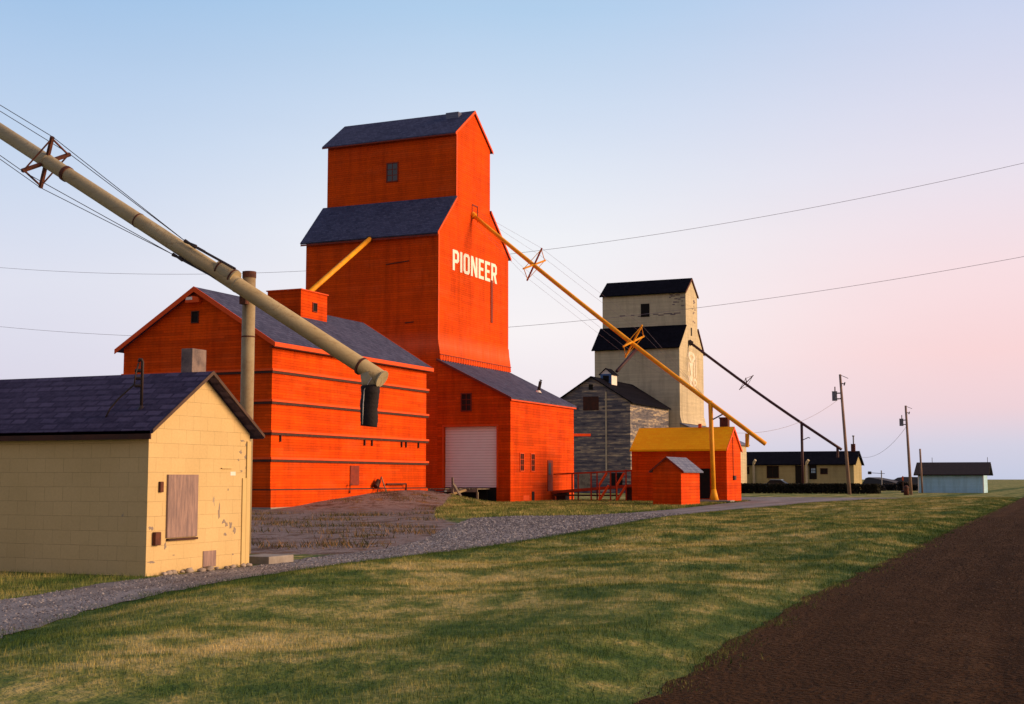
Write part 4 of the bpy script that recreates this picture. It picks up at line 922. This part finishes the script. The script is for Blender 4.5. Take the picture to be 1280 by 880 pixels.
for px_ in (942.5, 1008.5):
    xa, zb = hxz(px_, 578); gp = MB().tube([(xa, hY-.25, .2), (xa, hY-.25, zb-.3), (xa+.1, hY-.45, zb), (xa+.35, hY-.6, zb+.3)], .17, 8); mk('pale_pipe', gp, M['cream2'], ho)  # pale tube up the front wall, bent outward at the top
mk('chimney', MB().box(at(1064, 560, 'y', hc).x, at(1069, 560, 'y', hc).x, hc-.25, hc+.25, 4.9, 6.2), M['brick'], ho)
fx_ = at(1067, 560, 'y', hc).x; mk('flue', MB().tube([(fx_, hc, 6.2), (fx_, hc, 7.3)], .09, 8).tube([(fx_, hc, 7.15), (fx_, hc, 7.3)], .16, 8), M['metal_grey'], ho)
# car behind the hedge
car = root('parked_car', (-35.1, 162, 0), 'pale blue car parked behind the hedge beside the maroon post, only its top showing', 'car')
cb_ = MB().prism([(-37.2, .35), (-33.2, .35), (-33.1, .95), (-34.2, 1.05), (-36.9, 1.08), (-37.25, .95)], 'y', 161.2, 162.8); mk('body', cb_, M['car_paint'], car, bevel=.06)
cg = mk('cabin', MB().prism([(-36.7, 1.05), (-34.2, 1.04), (-34.9, 1.5), (-36.2, 1.52)], 'y', 161.3, 162.7), M['glass_dark'], car, bevel=.03)
mk('roof_panel', MB().prism([(-36.25, 1.52), (-34.85, 1.5), (-34.9, 1.56), (-36.2, 1.58)], 'y', 161.28, 162.72), M['car_paint'], car)
for x in (-36.4, -34.0):
    for yy in (161.15, 162.65): 
        w_ = mk('wheel', MB().tube([(x, yy, .33), (x, yy+.2, .33)], .33, 16), M['tyre'], car); mk('rim', MB().tube([(x, yy-.01, .33), (x, yy+.0, .33)], .18, 12), M['metal_grey'], w_)
# hedge
def leafcloud(boxes, n, s_, seed=1):
    g = np.random.default_rng(seed); out = MB(); vol = [(b[1]-b[0])*(b[3]-b[2])*(b[5]-b[4]) for b in boxes]; tot = sum(vol)
    for b, v in zip(boxes, vol):
        m = int(n*v/tot); P_ = np.stack([g.uniform(b[0], b[1], m), g.uniform(b[2], b[3], m), b[4]+(b[5]-b[4])*g.uniform(0, 1, m)**.75], -1)
        for p in P_:
            top = b[5]*(1+.13*mnoise.noise(Vector((p[0]*.8, p[1]*.5, seed)))+.08*mnoise.noise(Vector((p[0]*3, 0, seed))))
            z = min(p[2], top) ; a = Vector(g.normal(size=3)).normalized()*s_; c_ = Vector(g.normal(size=3)).normalized()*s_
            q = Vector((p[0], p[1], z)); out.add([q-a, q+c_, q+a, q-c_*.6], [(0, 1, 2, 3)])
    return out
M['hedge'] = plain('dark_hedge_leaves', (.008, .010, .006), (.022, .02, .012), 1.2, .9)
M['bush'] = plain('dark_bush_leaves', (.012, .012, .016), (.03, .026, .03), .5, .9)
hg = mk('hedge', leafcloud([(-38.5, -23.9, 150, 151.6, .0, 1.10)], 9000, .13), M['hedge'], None); tag(hg, 'long low dark clipped hedge in front of the cream house', 'hedge')
for i, (a, b, h_) in enumerate(((-23.75, -21.8, 1.05),)):
    o = mk('bush', leafcloud([(a, b, 150, 151.8, 0, h_)], 1800, .13, 5+i), M['hedge'], None); tag(o, 'round dark bush just past the right end of the long hedge', 'bush')

# far dark mounds and sheds behind
def mound_shed(name, pts, y, dpt, mat, label, cat):
    pr = [at(a, b, 'y', y) for a, b in pts]; o = mk(name, MB().prism([(p.x, max(p.z, -.1)) for p in pr], 'y', y, y+dpt), mat, None); return tag(o, label, cat)
DKB = plain('dark_far_roof', (.035, .038, .055), (.05, .052, .07), .3, .9)
mound_shed('tarped_pile', [(1077, 622), (1077, 605), (1082, 597.5), (1086, 596.5), (1110, 601), (1122, 604.5), (1128, 622)], 215, 12, DKB, 'dark sloping tarped pile low on the horizon right of the cream house', 'pile')
mound_shed('quonset_hut', [(1106, 622), (1110, 606), (1115, 601), (1122, 597), (1130, 596), (1150, 596.5), (1152, 622)], 225, 15, plain('grey_far_roof', (.06, .062, .08), (.09, .09, .11), .4, .9), 'dark grey round roofed shed on the horizon behind the second utility pole', 'shed')
for i, (a, b, c, y) in enumerate(((1088, 1104, 607, 190), (1104, 1122, 605, 195), (1121, 1136, 603, 192), (1134, 1148, 606, 193))):
    p, q = at(a, 600, 'y', y), at(b, 600, 'y', y); zt_ = at(a, c, 'y', y).z
    o = mk('bush', leafcloud([(p.x, q.x, y, y+2, 0, zt_)], 900, .2, 20+i), M['bush'], None)
    tag(o, 'dark scrubby bush on the far grass between the cream house and the pale blue building', 'bush', 'far scrubby bushes')
# pale blue building
wY = 165.
xa, xb = -19.35, -12.0
wb = root('storage_building', ((xa+xb)/2, 168, 0), 'pale blue low building with dark shingle roof standing alone at far right', 'building')
mk('wall', MB().prism([(wY, 0), (wY+6, 0), (wY+6, 2.3), (wY+3, 3.4), (wY, 2.3)], 'x', xa, xb), M['pale_house'], wb)
mk('roof', gable_roof(MB(), 'x', wY+3, 3, 2.35, 3.62, xa-.45, xb+.65, .12, .45), plain('brown_black_shingle', (.018, .012, .016), (.03, .02, .022), 3, .9), wb)
each('corner_trim', MB().box(xa-.02, xa+.1, wY-.03, wY-.003, 0, 2.1).box(xb-.1, xb+.02, wY-.03, wY-.003, 0, 2.1), M['white'], wb)
for x in (-18.0, -11.7): mk('roof_aerial', MB().tube([(x, wY+3, 3.5), (x, wY+3, 4.2)], .03, 6), M['black_iron'], wb)
# ------------------------------------------------------------------ poles
def upole(base, top, r0, label, tx=None, side=-1, scale=1.):
    rt = root('utility_pole', base, label, 'utility pole', 'utility poles along the far drive')
    b, t_ = Vector(base), Vector(top); ax = (t_-b)
    mk('pole', MB().tube([b+Vector((0, 0, -.2)), b+ax*.5, t_], [r0, r0*.8, r0*.62], 12), M['pole'], rt, True)
    c = t_+Vector((-.62*scale, 0, -2.3*scale)); 
    tr_ = mk('transformer', MB().tube([c+Vector((0, 0, -.5*scale)), c+Vector((0, 0, .45*scale)), c+Vector((0, 0, .5*scale))], [.27*scale, .27*scale, .31*scale], 14), M['metal_grey'], rt)
    mk('bushing', MB().tube([c+Vector((.05, 0, .5*scale)), c+Vector((.05, 0, 1.0*scale))], .06*scale, 8), M['brick'], tr_)
    mk('mounting_bracket', MB().beam(c+Vector((.2, 0, .3*scale)), t_+Vector((.02, 0, -2.0*scale)), .12*scale), M['black_iron'], rt)
    mk('mounting_bracket', MB().beam(c+Vector((.2, 0, -.3*scale)), t_+Vector((.05, 0, -2.6*scale)), .12*scale), M['black_iron'], rt)
    mk('fuse_arm', MB().beam(t_+Vector((0, 0, -.05)), t_+Vector((.85*scale, 0, -.45*scale)), .06*scale), M['metal_grey'], rt)
    mk('insulator', MB().tube([t_+Vector((.5*scale, 0, -.85*scale)), t_+Vector((.4*scale, 0, -1.2*scale))], .07*scale, 8), M['black_iron'], rt)
    mk('insulator', MB().tube([t_+Vector((.08*scale, 0, -.95*scale)), t_+Vector((.5*scale, 0, -1.05*scale))], .05*scale, 8), M['black_iron'], rt)
    return rt, t_
P1b, P1t = at(1062, 618, 'y', 144), at(1050, 468, 'y', 144)
P2b, P2t = at(1139, 618, 'y', 143), at(1132, 507, 'y', 143)
upole((P1b.x, P1b.y, 0), P1t, .20, 'nearest leaning wooden utility pole with grey transformer, in front of the cream house')
upole((P2b.x, P2b.y, 0), P2t, .17, 'shorter utility pole with small dark transformer, left of the pale blue building', scale=.75)
sh_ = at(1150, 561, 'y', 163); sb_ = at(1153, 616, 'y', 163)
o = mk('short_pole', MB().tube([(sb_.x, 163, -.1), tuple(sh_)], .11, 10), M['pole'], None, True); tag(o, 'short bare wooden pole standing close in front of the pale blue building', 'pole')
hb = at(1133, 619, 'z', 0)
mr = root('hydrant', (hb.x, hb.y, 0), 'dark rusty hydrant stub on the grass near the second utility pole', 'hydrant')
mk('body', MB().tube([(hb.x, hb.y, -.1), (hb.x, hb.y, .85), (hb.x, hb.y, 1.0)], [.26, .24, .1], 12), M['rust'], mr, True)
mk('cap', MB().tube([(hb.x, hb.y, .7), (hb.x, hb.y, .8)], .3, 12), M['black_iron'], mr); mk('nozzle', MB().tube([(hb.x, hb.y, .4), (hb.x-.5, hb.y, .35)], .12, 8), M['black_iron'], mr)
ob = at(1129, 615, 'y', 175)
mr = root('marker_post', (ob.x, 175, 0), 'thin post with a small bright orange marker plate on the far grass', 'marker')
mk('stake', MB().tube([(ob.x, 175, -.1), (ob.x, 175, 2.0)], .05, 8), M['dark_timber'], mr); zz = at(1129, 598, 'y', 175).z
mk('plate', MB().box(ob.x-.1, ob.x+.1, 174.93, 174.945, zz-.25, zz+.25), M['marker'], mr)
# weather vane mast
vb = at(1102, 600, 'y', 210); va = root('aerial_mast', (vb.x, 210, 0), 'thin aerial mast with a side arm rising above the dark far pile', 'aerial')
mk('mast', MB().tube([(vb.x, 210, 0), (vb.x, 210, at(1102, 588, 'y', 210).z)], .09, 6), M['metal_grey'], va)
mk('arm', MB().beam((vb.x-1.6, 210, at(1102, 591, 'y', 210).z), (vb.x+.5, 210, at(1102, 592, 'y', 210).z), .08), M['metal_grey'], va)
mk('arm_head', MB().tube([(vb.x-2.0, 210, at(1102, 591, 'y', 210).z), (vb.x-1.5, 210, at(1102, 591, 'y', 210).z)], .22, 8), M['black_iron'], va)

# ------------------------------------------------------------------ power lines
def wire(name, pxs, y, r_, label, ext=True):
    P_ = [at(a, b, 'y', y) for a, b in pxs]; cf = np.polyfit([p.x for p in P_], [p.z for p in P_], 2 if len(P_) > 2 else 1)
    xs_ = np.linspace(min(p.x for p in P_)-(14 if ext else 0), max(p.x for p in P_)+(6 if ext else 0), 60)
    o = mk(name, MB().tube([(x, y, np.polyval(cf, x)) for x in xs_], r_, 5), M['wire'], None); return tag(o, label, 'power line')
wire('power_line', [(43, 338), (235, 341), (383, 340), (640, 317), (860, 287), (1243, 212)], 118, .018, 'upper long power line crossing the whole sky behind the orange tower')
wire('power_line', [(43, 413), (155, 418), (636, 409), (860, 387), (1243, 327)], 121, .018, 'lower long power line crossing the sky and the front of the cream elevator')
def sag(name, a, b, s_, r_, label):
    a, b = Vector(a), Vector(b); pts = [a+(b-a)*t_+Vector((0, 0, -s_*4*t_*(1-t_))) for t_ in np.linspace(0, 1, 24)]
    o = mk(name, MB().tube(pts, r_, 5), M['wire'], None); tag(o, label, 'power line')
sag('power_line', P1t+Vector((0, 0, -2.5)), at(918, 541, 'y', 120), 1.1, .016, 'service wire sagging from the nearest utility pole leftward toward the office')
sag('power_line', P2t+Vector((0, 0, -2.2)), (hx1, hc, 4.6), 1.2, .016, 'service wire sagging from the shorter utility pole to the cream house end')

# ------------------------------------------------------------------ sky, sun, camera
SUN_AZ, SUN_EL = 19., 15.          # azimuth measured from +X toward +Y
w = NT('World', True); scene.world = w.m
gen = w.n('ShaderNodeTexCoord').outputs['Generated']; x, y, z = w.sep(gen)
sky = w.n('ShaderNodeTexSky', sky_type='NISHITA', sun_disc=False)
sky.sun_elevation = R(SUN_EL); sky.sun_rotation = R(90-SUN_AZ); sky.altitude = 600; sky.air_density = 1.2; sky.dust_density = 1.5; sky.ozone_density = 2
def lin(r_, g, b): return tuple(((c/255)/12.92 if c/255 < .04045 else ((c/255+.055)/1.055)**2.4) for c in (r_, g, b))
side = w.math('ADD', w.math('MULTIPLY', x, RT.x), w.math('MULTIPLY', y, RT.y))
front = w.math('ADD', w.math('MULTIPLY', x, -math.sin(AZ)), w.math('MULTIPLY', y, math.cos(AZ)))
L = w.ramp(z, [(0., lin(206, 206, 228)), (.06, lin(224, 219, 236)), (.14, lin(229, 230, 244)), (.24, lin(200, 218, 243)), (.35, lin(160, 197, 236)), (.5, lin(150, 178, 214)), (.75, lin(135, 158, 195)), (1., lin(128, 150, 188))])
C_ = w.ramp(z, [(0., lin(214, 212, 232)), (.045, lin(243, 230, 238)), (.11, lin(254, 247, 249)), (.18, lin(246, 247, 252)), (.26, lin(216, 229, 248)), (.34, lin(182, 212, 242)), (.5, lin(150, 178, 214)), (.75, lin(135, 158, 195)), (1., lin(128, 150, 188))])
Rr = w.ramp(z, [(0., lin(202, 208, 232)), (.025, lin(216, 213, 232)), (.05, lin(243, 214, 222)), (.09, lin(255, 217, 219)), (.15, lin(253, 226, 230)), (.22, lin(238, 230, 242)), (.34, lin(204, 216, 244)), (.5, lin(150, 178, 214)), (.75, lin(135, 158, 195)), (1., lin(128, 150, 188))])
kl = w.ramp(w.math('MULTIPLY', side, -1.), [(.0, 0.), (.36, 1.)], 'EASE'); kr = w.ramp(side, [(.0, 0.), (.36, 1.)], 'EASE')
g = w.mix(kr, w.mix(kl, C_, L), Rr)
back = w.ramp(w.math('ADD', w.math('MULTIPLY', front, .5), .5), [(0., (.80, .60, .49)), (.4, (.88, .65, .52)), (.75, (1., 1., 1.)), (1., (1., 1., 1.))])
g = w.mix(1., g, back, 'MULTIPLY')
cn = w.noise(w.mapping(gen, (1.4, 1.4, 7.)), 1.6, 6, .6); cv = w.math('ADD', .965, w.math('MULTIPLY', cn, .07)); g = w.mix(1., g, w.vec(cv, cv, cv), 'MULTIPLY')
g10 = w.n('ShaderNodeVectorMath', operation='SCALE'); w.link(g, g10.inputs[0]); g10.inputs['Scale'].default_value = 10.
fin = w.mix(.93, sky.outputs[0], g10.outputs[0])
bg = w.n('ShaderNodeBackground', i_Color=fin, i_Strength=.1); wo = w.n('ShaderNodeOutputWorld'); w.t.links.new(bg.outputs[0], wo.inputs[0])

sun = bpy.data.lights.new('sun', 'SUN'); sun.energy = 5.; sun.angle = R(32); sun.color = (1., .62, .32)
so = bpy.data.objects.new('sun', sun); COL.objects.link(so)
dv = Vector((math.cos(R(SUN_EL))*math.cos(R(SUN_AZ)), math.cos(R(SUN_EL))*math.sin(R(SUN_AZ)), math.sin(R(SUN_EL))))
so.rotation_euler = dv.to_track_quat('Z', 'Y').to_euler(); so.location = dv*300

cam = bpy.data.cameras.new('camera'); co_ = bpy.data.objects.new('camera', cam); COL.objects.link(co_)
cam.sensor_width = 36; cam.lens = 36*F0/1280; cam.clip_end = 20000; cam.clip_start = .1
co_.location = CAM; co_.rotation_euler = (R(90)+PIT, 0, AZ); scene.camera = co_
scene.render.resolution_x, scene.render.resolution_y = 1024, 704
vs = scene.view_settings; vs.view_transform = 'Standard'; vs.look = 'None'; vs.exposure = 0; vs.gamma = 1
